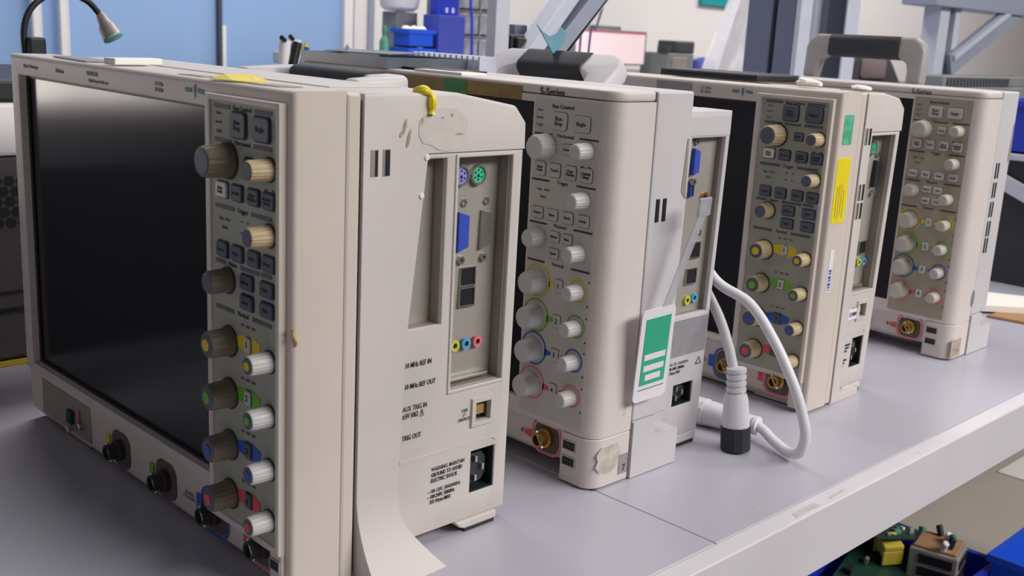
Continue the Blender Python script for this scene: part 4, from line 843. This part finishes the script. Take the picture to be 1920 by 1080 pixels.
for i, (pts, l) in enumerate(((((1.735, 1.33, .75), (1.73, 1.33, .5), (1.718, 1.33, .33), (1.715, 1.33, -.3)), 'left of the two thin violet cables hanging before the monitor'), (((1.85, 1.33, .75), (1.81, 1.33, .5), (1.776, 1.33, .39), (1.752, 1.33, .33), (1.745, 1.33, -.3)), 'right, more slanted violet cable hanging before the monitor'))):
    bm = bmesh.new(); tube(bm, pts, .0030, 8); tag(obj('hanging_cable', bm, 'cable_violet'), l, 'cable', 'cables before the monitor')
bm = bmesh.new(); box(bm, 3.93, 4.17, 2.575, 2.598, .535, .70, .002); tag(obj('wall_sign', bm, 'teal'), 'teal sign high on the white wall', 'sign')
# plastic film hanging behind the wide post
bm = bmesh.new(); n = 26; rows = 14; V = []
for j in range(rows):
    t_ = j/(rows-1); z = .85-.85*t_
    xl = 2.52-.17*max(0, min(1, (.60-z)/.33)); V.append([bm.verts.new((xl+(2.78-xl)*i/(n-1), 1.4+.018*math.sin(i*1.3+j*.25)*(.4+t_), z)) for i in range(n)])
for j in range(rows-1):
    for i in range(n-1): bm.faces.new((V[j][i], V[j][i+1], V[j+1][i+1], V[j+1][i]))
ex = bmesh.ops.extrude_face_region(bm, geom=bm.faces[:]); bmesh.ops.translate(bm, vec=(0, .0015, 0), verts=[v for v in ex['geom'] if isinstance(v, bmesh.types.BMVert)])
tag(obj('plastic_film', bm, 'filmwhite', None, True), 'translucent white plastic film hanging behind the wide slate post', 'film')
# chair / bag seen under the raised handle
ch = empty('office_chair', (3.80, 1.62, FZ), 'dark office chair seen through the raised handle', 'chair'); cz = -FZ
bm = bmesh.new(); prism(bm, [(-.25, .02), (-.24, .10), (-.17, .16), (.06, .165), (.12, .12), (.22, .03), (.24, -.05), (.22, -.35), (-.22, -.35)], 'y', -.03, .03, .012, 3); obj('backrest', bm, 'bag_dark', ch, True, (0, 0, cz+.20))
bm = bmesh.new(); prism(bm, rrect(-.15, .05, .06, .14, .02), 'y', -.036, -.0302, .002); obj('headrest_pad', bm, 'bag_brown', ch, True, (0, 0, cz+.20))
obj('seat', box(bmesh.new(), -.25, .25, -.50, -.03, .45, .53, .03, 3), 'bag_dark', ch, True); obj('column', lathe(bmesh.new(), [(.03, .05), (.03, .45)], (0, -.25, 0)), 'black', ch, True)
for a in range(5):
    bm = bmesh.new(); beam(bm, (0, -.25, .07), (.28*math.cos(R(72*a)), -.25+.28*math.sin(R(72*a)), .05), .04, .03); obj('leg', bm, 'black', ch)
    obj('caster', lathe(bmesh.new(), [(.03, -.012), (.03, .012)], (.28*math.cos(R(72*a)), -.25+.28*math.sin(R(72*a)), .03), (math.sin(R(72*a)), -math.cos(R(72*a)), 0), 14), 'rubber', ch)
# slatted equipment far right, on the bench
se = empty('slatted_unit', (2.05, .40, 0), 'grey slatted instrument at the far end of the bench', 'instrument')
obj('unit_body', box(bmesh.new(), -.27, .45, .02, .12, 0, .304, .003), 'graymach', se); obj('unit_top', box(bmesh.new(), -.24, .30, .03, .11, .3042, .326, .002), 'graymach', se)
for i in range(20): inst('slat', 'slat', lambda bm: box(bm, -.004, .004, -.002, .0, -.008, .008), 'darkmach', se, (-.22+i*.016, .0299, .3145))
# stuff right of the last scope
rk = empty('small_rack', (1.55, .05, 0), 'small rack with a dark panel and slanted grey strut behind the farthest oscilloscope', 'rack')
obj('dark_panel', box(bmesh.new(), -.065, -.05, -.30, .35, .0015, .205, .002), 'case_black', rk); obj('rack_plate', box(bmesh.new(), -.075, .15, -.30, .35, .2055, .216, .002), 'racklight', rk)
bm = bmesh.new(); beam(bm, (-.074, .22, .217), (-.074, -.12, .075), .010, .024, (0, 0, 1)); obj('strut', bm, 'racklight', rk)
bin_('storage_bin', 1.57, .02, .2165, .16, .36, .085, 'bin_navy', 'deep blue bin on the small rack at the right edge')
bm = bmesh.new(); prism(bm, [(1.215, .050), (1.285, .046), (1.36, -.20), (1.25, -.20)], 'z', 0.0002, .004); tag(obj('cardboard_sheet', bm, 'cardboard'), 'brown cardboard sheet lying on the bench past the farthest oscilloscope', 'cardboard')
bm = bmesh.new(); sheet(bm, [(1.222, .075, .013), (1.305, .115, .016), (1.40, -.05, .015), (1.345, -.05, .013)], .009); tag(obj('foam_strip', bm, 'paper'), 'white foam strip lying across the brown cardboard', 'foam')

# ================================================================ UNDER THE BENCH
b1 = bin_('parts_bin', .955, .024, -.3995, .27, .17, .10, 'bin_navy', 'blue bin of green circuit boards under the bench', 'parts bins under the bench')
b3 = bin_('parts_bin', 1.172, -.163, -.3995, .24, .19, .125, 'bin_blue', 'brighter blue bin at the lower right corner under the bench', 'parts bins under the bench')
def board(name, x, y, z, dx, dy, rx, ry, rz, label):
    e = empty(name, (x, y, z), label, 'circuit board', 'loose circuit boards'); e.rotation_euler = (R(rx), R(ry), R(rz))
    obj('board', box(bmesh.new(), -dx/2, dx/2, -dy/2, dy/2, 0, .0018), 'pcb', e)
    for i in range(14):
        a, b_, c_ = random.uniform(.004, .012), random.uniform(.004, .010), random.uniform(.003, .012); px, py = random.uniform(-dx/2+.01, dx/2-.01), random.uniform(-dy/2+.01, dy/2-.01)
        obj('component', box(bmesh.new(), px-a/2, px+a/2, py-b_/2, py+b_/2, .0018, .0018+c_, .0005, 1), random.choice(['black', 'black', 'white', 'tin', 'gapdark', 'bottle_green']), e)
    return e
board('circuit_board', .935, .034, -.322, .20, .10, 12, -14, 8, 'green circuit board with a yellow transformer in the parts bin')
board('circuit_board', 1.01, .060, -.278, .12, .08, -8, 10, -20, 'upper green circuit board behind the metal connector box')
tf = empty('transformer', (.985, .045, -.300), 'yellow transformer on the circuit board under the bench', 'transformer'); tf.rotation_euler = (R(12), R(-5), R(-40))
obj('winding', box(bmesh.new(), -.012, .012, -.013, .013, .004, .018, .002), 'transformer', tf); obj('core_top', box(bmesh.new(), -.014, .014, -.016, .016, .0182, .027, .002), 'transformer', tf)
for s in (-1, 1): obj('core_leg', box(bmesh.new(), -.014, .014, s*.0145-.0015, s*.0145+.0015, -.004, .018, .001), 'transformer', tf)
mb = empty('connector_box', (1.018, -.010, -.322), 'silvery metal connector box with two dark slots under the bench', 'connector'); mb.rotation_euler = (0, 0, R(12)); mb.scale = (1.08, 1.08, 1.2)
obj('box_shell', box(bmesh.new(), -.028, .030, -.028, .03, 0, .040, .002), 'tin', mb)
for zz in (.010, .025): obj('slot', box(bmesh.new(), -.0295, -.0280, -.022, .018, zz, zz+.010), 'black', mb); 
for zz in (.010, .025): obj('slot', box(bmesh.new(), -.022, .022, -.0295, -.0280, zz, zz+.009), 'black', mb)
obj('box_top', box(bmesh.new(), -.024, .026, -.024, .026, .0402, .043, .001), 'cardboard', mb)
for i in range(5):
    bm = bmesh.new(); lathe(bm, [(.004, 0), (.004, .012), (.003, .013)], (0, 0, 0), (random.uniform(-.5, .5), random.uniform(-.5, .5), 1), 12)
    obj('capacitor', bm, ('white', 'black', 'bottle_green')[i % 3], mb, True, (-.02+i*.01, random.uniform(-.015, .015), .043))
for i, (x, y) in enumerate(((1.12, -.15), (1.17, -.135), (1.215, -.175), (1.15, -.20))):
    bm = bmesh.new(); box(bm, -.022, .022, -.016, .016, 0, .018, .003)
    o = tag(obj('spare_part', bm, ('paper', 'darkmach', 'cardboard', 'tin')[i], loc=(x, y, -.345+i*.019)), ('white plastic', 'dark metal', 'brown', 'silvery')[i]+' spare part in the brighter blue bin', 'spare part', 'spare parts in the bin'); o.rotation_euler = (R(10), R(-14), R(35*i))
